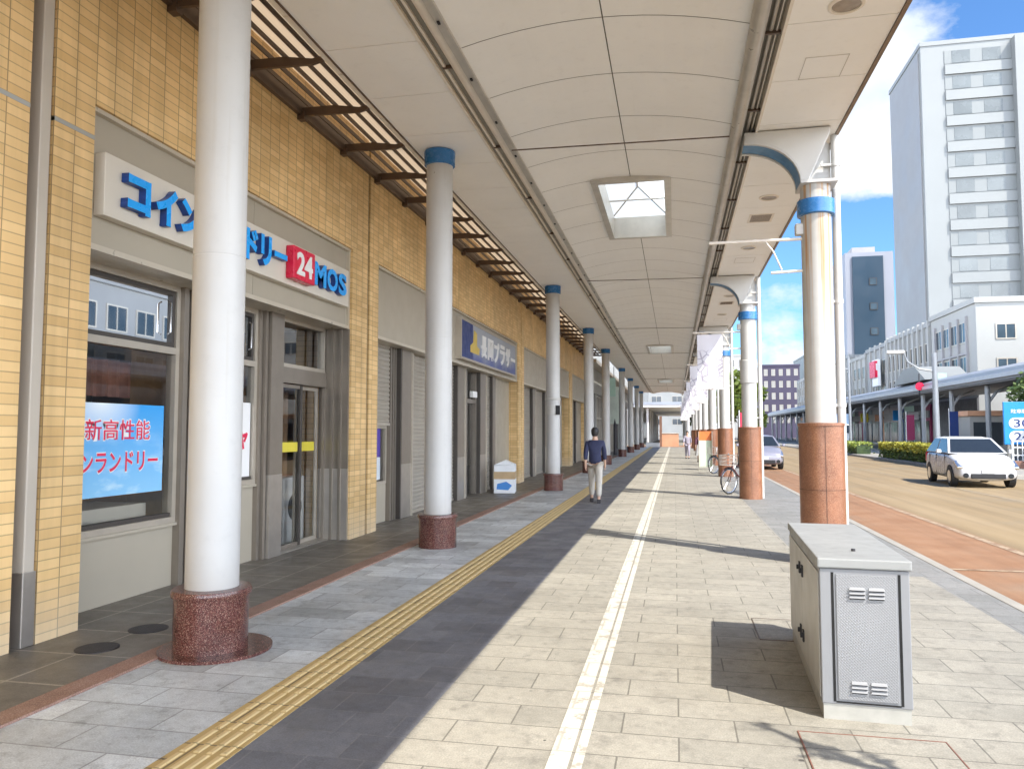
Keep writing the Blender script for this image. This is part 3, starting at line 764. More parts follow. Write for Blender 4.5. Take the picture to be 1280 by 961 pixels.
# roof slab with skylight openings
mb = MB(); mb.box(-3.55, -1.3, -6, Y1, 5.92, 6.02); mb.box(.02, 2.06, -6, Y1, 5.92, 6.02)
for i in range(0, len(segs), 2): mb.box(-1.3, .02, segs[i], segs[i + 1], 5.92, 6.02)
mb.box(-3.6, -3.555, -6, Y1, 5.75, 6.26)  # upright lip added to shut out sun between roof and cover sheet
mb.box(-3.55, 2.06, Y1 - .02, Y1 + .05, 5.62, 6.02); mb.box(-3.55, 2.06, -6.05, -6, 5.62, 6.02)
mb.build('roof', MAT['metalroof'], CN)
mb = MB(); mb.box(2.035, 2.075, -6, Y1, HR - .015, 5.60); mb.build('outer_fascia', MAT['bronze2'], CN)
mb = MB(); mb.box(2.036, 2.10, -6, Y1, 5.602, 5.92); mb.build('roof_edge', MAT['metalroof'], CN)
mb = MB(); mb.box(-3.585, -3.566, -6, Y1, HL - .012, HL + .12); mb.build('inner_trim', MAT['bronze'], CN)
def repeat_part(o, step, n):
    for i in range(1, n):
        c = o.copy(); C.objects.link(c); c.parent = o.parent; c.location = (o.location.x, o.location.y + step * i, o.location.z)
# left gutter rail
lr = MB(); lr.box(-2.52, -2.485, -6, Y1, HL - .035, HL + .03); lr.box(-2.43, -2.40, -6, Y1, HL - .03, HL + .03)
lr = lr.build('gutter_rail', MAT['raillite'], CN)
m2 = MB(); m2.box(-2.485, -2.43, -6, Y1, HL + .0, HL + .03); m2.box(-2.4, -2.31, -6, Y1, HL - .005, HL + .03); m2.build('gutter_slot', MAT['raildark'], lr)
m2 = MB(); m2.tube([(-2.245, -6, HL - .03), (-2.245, Y1, HL - .03)], .075, 14); m2.build('gutter_pipe', MAT['raillite'], lr, smooth=True)
m2 = MB(); m2.box(-2.18, -2.10, -6, Y1, 5.47, 5.56); m2.box(-2.10, -2.075, -6, Y1, 5.44, 5.56); m2.build('gutter_flange', MAT['rail'], lr)
repeat_part(MB().box(-2.435, -2.30, 3, 3.03, HL - .04, HL + .01).build('gutter_clip', MAT['bronze'], lr), 2.4, 32)
repeat_part(MB().box(-2.155, -2.13, 4.3, 4.35, 5.455, 5.475).build('gutter_bolt', MAT['black'], lr), 1.2, 40)
# right gutter pipe and cable tray
rr = MB(); rr.tube([(.80, -6, 5.34), (.80, Y1, 5.34)], .078, 16); rr = rr.build('conduit_pipe', MAT['pipe'], CN, smooth=True)
m2 = MB(); m2.box(.86, 1.04, -6, Y1, 5.45, 5.48); m2.build('cable_slot', MAT['raildark'], rr)
m2 = MB(); m2.box(1.035, 1.065, -6, Y1, 5.33, 5.46); m2.box(.99, 1.0, -6, Y1, 5.39, 5.45); m2.build('cable_tray', MAT['raillite'], rr)
m2 = MB(); m2.tube([(.945, -6, 5.41), (.945, Y1, 5.41)], .02, 8); m2.build('cable', MAT['rail'], rr, smooth=True)
repeat_part(MB().box(.84, 1.036, 3.8, 3.835, 5.37, 5.40).build('pipe_clip', MAT['bronze'], rr), 1.8, 42)
PY = [10.0 + 9.15 * i for i in range(8)]
for i, y in enumerate(PY):
    o = MB().tube([(-2.1, y - .15, 5.37), (.76, y - .15, 5.33)], .009, 6).build('tie_rod', MAT['bronze'], CN)
# downlights, hatch and grille in the right soffit
yb = [PY[0] - 9.15] + PY
for y in yb:
    for dy in (2.7, 6.15, ):
        if y + dy < 4.5: continue
        d = MB().lathe([(.155, HR - .001), (.155, HR - .012), (.14, HR - .02), (.125, HR - .018), (.12, HR - .004)], 1.53, y + dy, 28, cap=False).build('downlight', MAT['raillite'], CN, smooth=True)
        MB().lathe([(.0, HR - .0015), (.05, HR - .0015), (.122, HR - .006)], 1.53, y + dy, 28, cap=False).build('reflector', MAT['lens'], d)
    if y + 3.7 > 4.5:
        o = MB(); o.box(1.31, 1.75, y + 3.9, y + 3.91, HR - .003, HR + .002); frame_rect  # grille frame
        gbx = MB(); z0, z1 = HR - .006, HR - .001
        for a in range(9): gbx.box(1.36, 1.70, y + 3.72 + a * .05, y + 3.735 + a * .05, z0, z1)
        gg = gbx.build('vent_grille', MAT['bronze2'], CN)
        fb = MB(); fb.box(1.32, 1.36, y + 3.66, y + 4.2, HR - .008, HR - .001); fb.box(1.70, 1.74, y + 3.66, y + 4.2, HR - .008, HR - .001)
        fb.box(1.36, 1.7, y + 3.66, y + 3.70, HR - .008, HR - .001); fb.box(1.36, 1.7, y + 4.16, y + 4.2, HR - .008, HR - .001)
        fb.build('grille_frame', MAT['raillite'], gg)
    if y + 6.9 > 6 :
        yy = y + 7.1
        fb = MB()
        for (a, b, c, d_) in ((1.34, 1.76, yy, yy + .008), (1.34, 1.76, yy + .49, yy + .498), (1.34, 1.348, yy, yy + .498), (1.752, 1.76, yy, yy + .498)):
            fb.box(a, b, c, d_, HR - .004, HR - .0005)
        fb.build('access_hatch', MAT['rail'], CN)
# skylights
for s0, s1 in SKY:
    x0, x1 = -1.22, -.06; zb = min(vz(x0), vz(x1))
    fr = MB()
    for a, b, c, d in ((x0 - .05, x0 + .06, s0 - .05, s1 + .05), (x1 - .06, x1 + .05, s0 - .05, s1 + .05)): fr.box(a, b, c, d, zb - .03, 5.98)
    for c, d in ((s0 - .05, s0 + .06), (s1 - .06, s1 + .05)): fr.box(x0 + .06, x1 - .06, c, d, zb - .03, 5.98)
    sk = fr.build('skylight', MAT['rail'], CN)
    it = MB(); frame_rect(it, 0, 0, 0, 0, 0, 0, 0) if False else None
    pn = MB(); zc = 6.35; xm = (x0 + x1) / 2; ym0, ym1 = s0 + .9, s1 - .9
    A, B_, C_, D_ = (x0, s0, 5.985), (x1, s0, 5.985), (x1, s1, 5.985), (x0, s1, 5.985); E, F = (xm, ym0, zc), (xm, ym1, zc)
    pn.add([A, B_, C_, D_, E, F], [(0, 1, 4), (1, 2, 5, 4), (2, 3, 5), (3, 0, 4, 5)]); pn.build('pane', MAT['sky_pane'], sk)
    gb = MB()
    for p, q in ((A, E), (B_, E), (C_, F), (D_, F), (E, F)): gb.tube([p, q], .02, 6)
    for yy in (s0 + 1.2, s0 + 2.4): gb.tube([(x0, yy, 5.985), (x1, yy, 5.985)], .016, 6)
    gb.build('glazing_bar', MAT['rail'], sk)

# ================================================================== RIGHT PILLARS
ordn = ['nearest', 'second', 'third', 'fourth', 'fifth', 'sixth', 'seventh', 'eighth']
PX = 1.76
def pillar(first):
    t = thing('arcade_pillar', 'x', 'pillar', (PX, PY[0], 0), 0, 'kerbside canopy pillars')
    k = dict(parent=t, world=False)
    MB().lathe([(.265, 0), (.265, .45), (.268, .452), (.268, .462), (.262, .464), (.262, 1.66), (.272, 1.665), (.272, 1.70), (.19, 1.705)], 0, 0, 36).build('plinth', MAT['granite_light'], smooth=True, **k)
    m = MB(); m.box(-.0025, .0025, -.2655, -.25, .01, 1.655); m.build('joint', MAT['seam'], **k)
    MB().lathe([(.25, .892), (.2645, .893), (.2645, .899), (.25, .90)], 0, 0, 36, cap=False).build('joint', MAT['seam'], **k)
    sh = MB().lathe([(.178, 1.70), (.178, 4.69)], 0, 0, 32).build('shaft', MAT['rusty'] if first else MAT['colr'], smooth=True, **k)
    MB().lathe([(.178, 4.28), (.222, 4.29), (.222, 4.47), (.178, 4.48)], 0, 0, 32, cap=False).build('band', MAT['blue'], smooth=True, **k)
    # capital: concave bracket reaching inward, short sloping wing outward
    arc = []
    for i in range(13):
        a = i / 12 * math.pi / 2
        arc.append((-.86 + .66 * math.sin(a) , 4.69 + .53 * math.cos(a)))
    poly = [(-.86, 5.345), (.17, 5.345), (.15, 5.26), (-.10, 4.69)] + arc[::-1]
    MB().prism(poly, 1, -.2, .2).build('capital', MAT['cap'], bevel=.012, **k)
    # blue inlay on the concave edge
    m = MB(); pts = [(x, z - .004) for x, z in arc]
    for (xa, za), (xb, zb) in zip(pts, pts[1:]):
        m.add([(xa, -.16, za), (xb, -.16, zb), (xb, .16, zb), (xa, .16, za), (xa, -.16, za - .012), (xb, -.16, zb - .012), (xb, .16, zb - .012), (xa, .16, za - .012)],
              [(0, 1, 2, 3), (4, 5, 6, 7), (0, 1, 5, 4), (2, 3, 7, 6), (0, 3, 7, 4), (1, 2, 6, 5)])
    m.build('inlay', MAT['bluearch'], **k)
    m = MB(); pts = [(x, z) for x, z in arc]
    for (xa, za), (xb, zb) in zip(pts, pts[1:]):
        for y0, y1 in ((-.215, -.165), (.165, .215)):
            m.add([(xa, y0, za + .01), (xb, y0, zb + .01), (xb, y1, zb + .01), (xa, y1, za + .01), (xa, y0, za - .03), (xb, y0, zb - .03), (xb, y1, zb - .03), (xa, y1, za - .03)],
                  [(0, 1, 2, 3), (4, 5, 6, 7), (0, 1, 5, 4), (2, 3, 7, 6), (0, 3, 7, 4), (1, 2, 6, 5)])
    m.build('rim', MAT['colr'], **k)
    m = MB(); m.prism([(-.16, 4.692), (.225, 4.692), (.225, 5.26), (.10, 5.34), (-.16, 5.34)], 1, .202, .24); m.box(-.2, .235, -.215, .245, 4.655, 4.69); m.build('collar', MAT['colr'], **k)
    m = MB(); m.tube([(.275, .16, -.0), (.275, .16, 5.36)], .05, 14)
    p = m.build('drainpipe', MAT['colr'], smooth=True, **k)
    m = MB()
    for z in (1.9, 3.2, 4.95): m.lathe([(.058, z), (.058, z + .05)], .275, .16, 14); m.box(.1, .25, .13, .16, z + .01, z + .04)
    m.build('pipe_bracket', MAT['colr'], parent=p, world=False, smooth=True)
    m = MB(); m.tube([(-1.30, -.02, 4.0), (-.15, -.02, 4.0)], .02, 8)
    m.tube([(-.62, -.02, 4.0), (-.52, -.02, 3.86), (-.42, -.02, 3.62)], .011, 6); m.tube([(-.55, -.02, 3.585), (-.15, -.02, 3.60)], .018, 8)
    m.build('banner_arm', MAT['raillite'], smooth=True, **k)
    m = MB(); m.box(-.25, -.16, -.07, .05, 4.05, 4.19); m.build('speaker', MAT['cap'], bevel=.01, **k)
    return t
p0 = pillar(True)
p0['label'] = 'nearest kerbside pillar, rust streaked shaft on pink granite, behind the grey cabinet'
p1 = pillar(False)
desc = ['second kerbside pillar from the cabinet, bicycle wheel showing beside its granite base',
        'third kerbside pillar from the cabinet, bicycle beside its pink base',
        'fourth kerbside pillar from the cabinet, small behind hanging banners',
        'fifth kerbside pillar from the cabinet, distant and sunlit',
        'sixth kerbside pillar from the cabinet, distant and slim',
        'seventh kerbside pillar from the cabinet, tiny near the canopy end',
        'eighth kerbside pillar from the cabinet, the farthest under the canopy']
for i, y in enumerate(PY[1:]):
    o = p1 if i == 0 else copy_tree(p1)
    o.location = (PX, y, 0); o['label'] = desc[i]
# ring clamp on the second pillar
MB().lathe([(.185, 2.75), (.2, 2.76), (.2, 3.3), (.185, 3.31)], PX, PY[1], 24, cap=False).build('cable_box', MAT['cap'], p1, smooth=True)

# banners hanging from the arms
bdesc = ['white patterned banner on the second kerbside pillar, nearest of the row', 'white patterned banner on the third kerbside pillar', 'white patterned banner on the fourth kerbside pillar',
         'white patterned banner on the fifth kerbside pillar', 'white patterned banner on the sixth kerbside pillar', 'white patterned banner on the seventh kerbside pillar', 'farthest white patterned banner, on the eighth kerbside pillar']
bproto = None
for i, y in enumerate(PY[1:]):
    if bproto is None:
        b = thing('hanging_banner', 'x', 'banner', (.86, y - .02, 2.62), 0, 'banners hanging along the arcade')
        m = MB(); nx, nz = 8, 12; vs = []; fs = []
        for s_ in (-.006, .006):
            for j in range(nz + 1):
                for q in range(nx + 1):
                    xx = -.30 + .6 * q / nx; zz = .03 + 1.32 * j / nz
                    vs.append((xx, s_ + .03 * math.sin(q * 1.1 + j * .25) * (1 - j / nz), zz))
        W = nx + 1; S = W * (nz + 1)
        for j in range(nz):
            for q in range(nx):
                a = j * W + q; fs.append((a, a + 1, a + W + 1, a + W)); fs.append((S + a, S + a + W, S + a + W + 1, S + a + 1))
        for j in range(nz):
            for q in (0, nx): a = j * W + q; fs.append((a, a + W, S + a + W, S + a))
        m.add(vs, fs); m.build('cloth', MAT['banner'], b, world=False, smooth=True)
        m = MB(); m.tube([(-.32, 0, .02), (.32, 0, .02)], .014, 8); m.build('bottom_rod', MAT['raillite'], b, world=False)
        m = MB()
        for xx in (-.25, .25): m.tube([(xx, 0, 1.34), (xx, 0, 1.385)], .006, 5)
        m.build('hook', MAT['chrome'], b, world=False)
        bproto = b
    else: b = copy_tree(bproto)
    b.location = (.86, y - .02, 2.60); b['label'] = bdesc[i]

# ================================================================== LEFT COLUMNS
CX = -3.25
CY = [5.14, 10.3, 20.7, 29.6, 37.2, 48.8, 58.2, 68, 77.5]
def column():
    t = thing('arcade_column', 'x', 'column', (CX, CY[0], 0), 0, 'round white columns along the shops')
    k = dict(parent=t, world=False)
    MB().lathe([(.262, 0), (.262, .40), (.28, .405), (.285, .43), (.275, .455), (.2, .46)], 0, 0, 40).build('plinth', MAT['granite'], smooth=True, **k)
    MB().lathe([(.190, .46), (.189, 2.9), (.187, 2.902), (.187, 2.912), (.189, 2.914), (.188, HL - .004)], 0, 0, 36).build('shaft', MAT['col'], smooth=True, **k)
    MB().lathe([(.188, HL - .22), (.218, HL - .21), (.222, HL - .012), (.195, HL - .008)], 0, 0, 36, cap=False).build('band', MAT['blue'], smooth=True, **k)
    return t
c0 = column()
cdesc = ['nearest large white column beside the laundry window, standing on a granite disc', 'second white column from the left, before the closed shutters by the laundry',
         'third white column, with a dark strap, beside the plaza sign shop', 'fourth white column along the shops, behind the pedestrian', 'fifth white column along the shops, by the end of the brick wall',
         'sixth white column along the shops, beside the white shop building', 'seventh white column along the shops, distant', 'eighth white column along the shops, distant and slim', 'farthest white column along the shops']
cols = [c0]
for y in CY[1:]: cols.append(copy_tree(c0))
for o, y, d in zip(cols, CY, cdesc): o.location = (CX - (.11 if y < 6 else 0), y, 0); o['label'] = d
MB().lathe([(.40, .0), (.40, .022), (.2, .023)], CX - .08, CY[0] + .02, 48).build('floor_disc', MAT['granite'], c0)
m = MB().lathe([(.196, 2.05), (.206, 2.055), (.206, 2.30), (.196, 2.305)], CX, CY[2], 32, cap=False); m.lathe([(.196, 2.44), (.203, 2.45), (.203, 2.5), (.196, 2.51)], CX, CY[2], 32, cap=False)
m.build('strap', MAT['cap'], cols[2], smooth=True)
box('strap_plate', MAT['black'], cols[2], CX + .1, CX + .21, CY[2] - .2, CY[2] - .12, 2.05, 2.3)

# ================================================================== UTILITY CABINET
CB = thing('utility_cabinet', 'light grey metal utility cabinet standing on the sunlit pavement', 'cabinet', (.788, 4.64, 0), R(-2.6))
k = dict(parent=CB, world=False)
W_, D_, H_ = .465, 1.70, .83
MB().box(.008, W_ - .008, .008, D_ - .008, 0, .085).build('plinth', MAT['cab_base'], **k)
bod = MB().box(0, W_, 0, D_, .085, H_).build('body', MAT['cab'], bevel=.006, **k)
MB().box(-.012, W_ + .012, -.014, D_ + .012, H_ + .003, H_ + .058).build('lid', MAT['cab_top'], bevel=.008, **k)
# front panel between two black slots
m = MB(); m.box(.060, .074, -.002, .002, .10, H_ - .02); m.box(.405, .419, -.002, .002, .10, H_ - .02); m.box(.074, .405, -.002, .002, .095, .104); m.build('panel_gap', MAT['gap'], parent=bod, world=False)
n = N('dimpled_grey_panel'); x, y, z = n.sep(); 
def dots(sx):
    w1 = n.add('TexVoronoi'); w1.inputs['Scale'].default_value = 1; w1.inputs['Randomness'].default_value = 0
    n.link(n.comb(n.math('MULTIPLY', n.math('ADD', x, z), 62), n.math('MULTIPLY', n.math('SUBTRACT', x, z), 62), .3), w1.inputs['Vector']); return n.mapr(w1.outputs['Distance'], .1, .45, 1, 0)
n.bump(dots(1), .9, .004); f = n.mapr(n.noise(1.6, 5), .3, .7, 0, 1)
n.out(n.mix(f, (.228, .233, .24), (.26, .265, .272)), .42, .05); MAT['cab_dimple'] = n.m
fp = MB().box(.085, .395, -.006, -.001, .115, H_ - .03).build('front_panel', MAT['cab_dimple'], bevel=.002, **k)
for zz in (.158, .672):
    for x0 in (.152, .252):
        m = MB()
        for i in range(3):
            z0 = zz + i * .022
            m.add([(x0, -.006, z0), (x0 + .085, -.006, z0), (x0 + .085, -.018, z0 + .002), (x0, -.018, z0 + .002), (x0 + .004, -.0065, z0 + .017), (x0 + .081, -.0065, z0 + .017)],
                  [(0, 1, 2, 3), (3, 2, 5, 4), (0, 3, 4), (1, 5, 2)])
        m.build('vent', MAT['cab'], parent=fp, world=False)
m = MB()
for zz in (.158, .672):
    for x0 in (.152, .252):
        for i in range(3): m.box(x0 + .003, x0 + .082, -.0068, -.0062, zz + i * .022 - .006, zz + i * .022 + .0)
m.build('vent_slot', MAT['gap'], parent=fp, world=False)
# two side doors with locks
for i, (y0, y1) in enumerate(((.03, .86), (.87, 1.66))):
    d = MB().box(-.006, -.0005, y0, y1, .11, H_ - .025).build('side_door', M('shaded_cabinet_door', (.42, .41, .38), .42, var=.06, vs=2, dirt=.12) if i == 0 else bpy.data.materials['shaded_cabinet_door'], bevel=.002, **k)
    for z0 in (.64, .22):
        yy = y1 - .08 if i == 0 else y0 + .06
        m = MB(); m.box(-.016, -.006, yy - .022, yy + .022, z0, z0 + .075); m.tube([(-.016, yy, z0 + .04), (-.03, yy, z0 + .04)], .016, 10)
        m.build('lock', MAT['black'], parent=d, world=False)
MB().tube([(.23, .3, H_ + .055), (.23, .3, H_ + .072)], .012, 8).build('lifting_stud', MAT['iron'], **k)

# ------- pavement hardware
m = MB().lathe([(.15, .0), (.15, .017), (.138, .019), (.0, .019)], -4.17, 5.52, 32); tag(m.build('drain_cover', MAT['iron']), 'round iron drain cover in the tiles nearest the big column', 'drain cover', 'round drain covers by the shopfront')
m = MB().lathe([(.15, .0), (.15, .017), (.138, .019), (.0, .019)], -4.17, 4.96, 32); tag(m.build('drain_cover', MAT['iron']), 'round iron drain cover in the tiles nearest the brick pier', 'drain cover', 'round drain covers by the shopfront')
def cover(x0, x1, y0, y1, label, mat):
    m = MB(); e = .007
    m.box(x0, x1, y0, y0 + e, 0, .005); m.box(x0, x1, y1 - e, y1, 0, .005); m.box(x0, x0 + e, y0 + e, y1 - e, 0, .005); m.box(x1 - e, x1, y0 + e, y1 - e, 0, .005)
    t = thing('access_cover', label, 'access cover', ((x0 + x1) / 2, (y0 + y1) / 2, 0), 0, 'framed access covers in the pavement')
    m.build('cover_frame', mat, t); MB().box(x0 + e + .001, x1 - e - .001, y0 + e + .001, y1 - e - .001, 0, .003).build('cover_plate', MAT['paver'], t)
cover(.62, 1.5, 6.26, 6.95, 'paver filled access cover with a dark frame behind the grey cabinet', MAT['bronze'])
cover(.62, 1.35, 3.5, 4.42, 'paver filled access cover with reddish frame in front of the grey cabinet', M('rusty_steel_frame', (.22, .10, .07), .6, .2))

# ================================================================== CARTON by the shops
CT = thing('cardboard_carton', 'white and blue printed carton with brown band before the shutters', 'carton', (-4.35, 19.6, .012), R(8))
k = dict(parent=CT, world=False)
MB().box(-.27, .27, -.3, .3, 0, .72).build('box_body', MAT['carton'], bevel=.01, **k)
m = MB(); m.prism([(-.27, .725), (.27, .725), (.0, .84)], 1, -.3, .3); m.build('top_flap', MAT['carton'], **k)
m = MB(); m.box(-.275, .275, -.305, .305, .36, .55); m.build('tape_band', MAT['card'], **k)
m = MB(); m.prism([(-.2, .10), (.1, .08), (.2, .2), (.05, .30), (-.18, .24)], 1, -.312, -.306); m.build('blue_print', MAT['cartonblue'], **k)

# ================================================================== WHITE BUILDING further along (left)
WB = thing('shop_building', 'white shop building with tall glazing beyond the brick wall', 'building', (-4.7, 52, 0))
mb = MB(); mb.box(-8, -4.7, 42.02, 80, 3.9, 9); 
for a in range(0, 38, 5): mb.box(-8, -4.75, 42.02 + a, 42.6 + a, 0, 3.9)
mb.build('wall', MAT['facade'], WB)
for a in range(0, 38, 5):
    y0 = 42.62 + a; y1 = min(47.0 + a, 80)
    if y1 - y0 < 1: continue
    w = MB(); frame_rect(w, -5.0, -4.85, y0, y1, .02, 3.88, .09); w.box(-5, -4.85, y0, y1, 2.4, 2.5)
    for q in (1.1, 2.2, 3.3): w.box(-5, -4.86, y0 + q, y0 + q + .06, .1, 3.8)
    f = w.build('window', MAT['frame_dark'] if a % 10 == 0 else MAT['frame_lite'], WB)
    MB().quad((-4.93, y0, .05), (-4.93, y1, .05), (-4.93, y1, 3.85), (-4.93, y0, 3.85)).build('pane', MAT['winglass'], f)
box('canopy_edge', MAT['frame_lite'], WB, -4.75, -4.2, 42.1, 79.8, 5.4, 5.6)
hs = thing('hanging_sign', 'pale green hanging sign below the canopy in the distance', 'sign', (-3.85, 47.5, 3.6))
MB().box(-4.15, -3.55, 47.47, 47.53, 3.75, 4.9).build('sign_panel', MAT['hangsign'], hs)
m = MB(); m.tube([(-4.05, 47.5, 4.9), (-4.05, 47.5, 5.62)], .02, 6); m.tube([(-3.65, 47.5, 4.9), (-3.65, 47.5, 5.62)], .02, 6); m.build('hanger', MAT['iron'], hs)
bs = thing('board_sign', 'tall cream board sign on a dark post beside the sixth column', 'sign', (-3.95, 52, 0))
MB().box(-4.35, -3.6, 51.97, 52.03, 2.1, 4.6).build('sign_panel', M('pale_mint_board', (.60, .66, .56), .5), bs)
m = MB(); m.lathe([(.12, 0), (.10, 2.0), (.05, 2.3), (.02, 2.55)], -3.95, 52, 12); m.build('post', MAT['iron'], bs)

# ================================================================== far end beyond the side road
FB2 = thing('corner_building', 'grey shop building beyond the side road at the arcade end', 'building', (-6, 110, 0))
mb = MB(); mb.box(-14, -4.9, 93, 150, 0, 10); mb.build('wall', MAT['facade_grey'], FB2)
for a in range(0, 54, 6):
    f = box('window', MAT['frame_dark'], FB2, -4.93, -4.86, 94 + a, 98.5 + a, .3, 3.2)
    box('pane', MAT['winglass'], f, -4.858, -4.85, 94.2 + a, 98.3 + a, .5, 3.0)
CN2 = thing('distant_canopy', 'second arcade canopy beyond the side road', 'canopy', (-.7, 120, 0))
MB().box(-4.8, 1.9, 93, 150, 4.5, 4.75).build('soffit', MAT['ceil'], CN2)
MB().box(-4.8, 1.95, 92.9, 150, 4.76, 5.1).build('roof', MAT['metalroof'], CN2)
for i in range(7):
    for x in (-3.2, 1.6):
        if True: MB().lathe([(.16, 0), (.16, 4.49)], x, 94 + i * 9, 14).build('post', MAT['col'], CN2, smooth=True)
KS = thing('kiosk', 'small orange tan kiosk at the far end of the pavement', 'kiosk', (-.6, 84, -.04))
MB().box(-1.5, .4, 83.5, 84.6, -.04, 1.35).build('counter', MAT['terracotta'], KS, bevel=.02)
MB().box(-1.6, -1.35, 83.4, 84.7, -.04, 3.2).build('side_panel', M('kiosk_dark', (.22, .12, .08), .6), KS)
box('shelf', MAT['board'], KS, -1.55, .45, 83.45, 84.65, 1.355, 1.42)
PL = thing('planter_box', 'low white planter near the arcade end', 'planter', (-2.2, 79.2, 0))
MB().box(-2.9, -1.5, 78.8, 79.6, 0, .45).build('trough', MAT['white'], PL, bevel=.03)
MB().box(-2.84, -1.56, 78.86, 79.54, .451, .46).build('soil', MAT['soil'], PL)
AS = thing('pavement_sign', 'pavement sign with orange header and pale green board between distant pillars', 'sign', (1.25, 33, 0))
MB().box(.98, 1.5, 32.97, 33.03, .12, 1.22).build('board', M('pale_green_board', (.60, .68, .52), .5), AS)
MB().box(.98, 1.5, 32.965, 33.035, 1.225, 1.60).build('header', MAT['orange'], AS)
m = MB(); m.box(.96, .98, 32.8, 33.2, 0, 1.6); m.box(1.5, 1.52, 32.8, 33.2, 0, 1.6); m.build('stand', MAT['frame_lite'], AS)

# ================================================================== BICYCLES
def bicycle(loc, rz, label, paint):
    t = thing('bicycle', label, 'bicycle', loc, rz, 'parked bicycles'); k = dict(parent=t, world=False)
    for wx in (-.53, .53):
        pts = [(wx + .315 * math.cos(a), 0, .335 + .315 * math.sin(a)) for a in [2 * math.pi * i / 28 for i in range(28)]]
        w = MB().tube(pts, .02, 8, closed=True).build('wheel', MAT['black'], smooth=True, **k)
        pts = [(wx + .29 * math.cos(a), 0, .335 + .29 * math.sin(a)) for a in [2 * math.pi * i / 28 for i in range(28)]]
        MB().tube(pts, .012, 6, closed=True).build('rim', MAT['chrome'], parent=w, world=False, smooth=True)
        m = MB()
        for i in range(16):
            a = 2 * math.pi * i / 16; m.tube([(wx, .02 if i % 2 else -.02, .335), (wx + .285 * math.cos(a), 0, .335 + .285 * math.sin(a))], .0025, 4)
        m.build('spokes', MAT['chrome'], parent=w, world=False)
        MB().tube([(wx, -.05, .335), (wx, .05, .335)], .025, 10).build('hub', MAT['chrome'], parent=w, world=False, smooth=True)
        pts = [(wx + .35 * math.cos(a), 0, .335 + .35 * math.sin(a)) for a in [R(20 + 150 * i / 12) for i in range(13)]]
        MB().tube(pts, .02, 6).build('mudguard', paint, smooth=True, **k)
    m = MB(); bb = (-.05, 0, .29); st = (-.18, 0, .78); hd = (.36, 0, .80); hd2 = (.40, 0, .66)
    m.tube([bb, st], .017); m.tube([bb, hd2], .02); m.tube([(-.13, 0, .58), hd], .016) ; m.tube([hd, hd2], .022)
    for s in (-.045, .045): m.tube([bb, (-.53, s, .335)], .01); m.tube([(-.16, 0, .70), (-.53, s, .335)], .009); m.tube([hd2, (.53, s, .335)], .012)
    m.build('frame', paint, smooth=True, **k)
    m = MB(); m.tube([hd, (.33, 0, .98)], .014); m.tube([(.18, -.27, 1.02), (.30, -.2, 1.0), (.33, 0, .98), (.30, .2, 1.0), (.18, .27, 1.02)], .012); m.build('handlebar', MAT['chrome'], smooth=True, **k)
    m = MB(); m.tube([st, (-.21, 0, .90)], .013); m.build('seat_post', MAT['chrome'], smooth=True, **k)
    m = MB(); m.prism([(-.36, -.09), (-.30, -.11), (-.12, -.03), (-.06, 0), (-.12, .03), (-.30, .11), (-.36, .09)], 2, .90, .96); m.build('saddle', MAT['black'], bevel=.02, **k)
    m = MB()
    for i in range(7):
        f = i / 6
        for z0, z1 in ((.74, 1.0),):
            m.box(.42 + f * .28 - .004, .42 + f * .28 + .004, -.165, -.157, z0, z1); m.box(.42 + f * .28 - .004, .42 + f * .28 + .004, .157, .165, z0, z1)
    for z in (.74, .83, .92, 1.0): m.box(.41, .71, -.168, -.158, z - .004, z + .004); m.box(.41, .71, .158, .168, z - .004, z + .004); m.box(.41, .42, -.16, .16, z - .004, z + .004); m.box(.70, .71, -.16, .16, z - .004, z + .004)
    m.box(.41, .71, -.16, .16, .735, .742); m.build('basket', MAT['rail'], **k)
    m = MB(); m.tube([(-.05, -.06, .29), (-.05, .06, .29)], .06, 12); m.tube([(-.05, .08, .29), (.08, .09, .20)], .01); m.box(.04, .13, .08, .16, .19, .21); m.tube([(-.05, -.08, .29), (-.18, -.09, .38)], .01); m.box(-.23, -.14, -.16, -.08, .37, .39); m.build('pedal_crank', MAT['iron'], **k)
    m = MB(); m.tube([(-.53, .06, .3), (-.62, .14, .012)], .009); m.build('kickstand', MAT['chrome'], **k)
    return t
bicycle((1.69, 20.72, 0), R(228), 'nearer parked bicycle, front wheel showing beside the second kerbside pillar', M('maroon_bike_paint', (.07, .02, .02), .35))
bicycle((1.76, 30.3, 0), R(230), 'farther parked bicycle, wheel showing beside the third kerbside pillar', M('dark_bike_paint', (.03, .03, .035), .3))

# ================================================================== PEOPLE
def skin_mesh(verts, edges, name, mat, parent, lvl=1, root=0):
    me = bpy.data.meshes.new(name); me.from_pydata([v[0] for v in verts], edges, [])
    o = bpy.data.objects.new(name, me); C.objects.link(o)
    o.modifiers.new('s', 'SKIN'); sb = o.modifiers.new('d', 'SUBSURF'); sb.levels = sb.render_levels = lvl
    for i, v in enumerate(verts):
        r = v[1]; d = me.skin_vertices[0].data[i]; d.radius = r if isinstance(r, tuple) else (r, r); d.use_root = (i == root)
    bpy.context.view_layer.update()
    m2 = bpy.data.meshes.new_from_object(o.evaluated_get(bpy.context.evaluated_depsgraph_get()))
    bpy.data.objects.remove(o); m2.name = name; m2.materials.clear(); m2.materials.append(mat)
    m2.polygons.foreach_set('use_smooth', [True] * len(m2.polygons))
    o = bpy.data.objects.new(name, m2); C.objects.link(o); o.parent = parent; return o
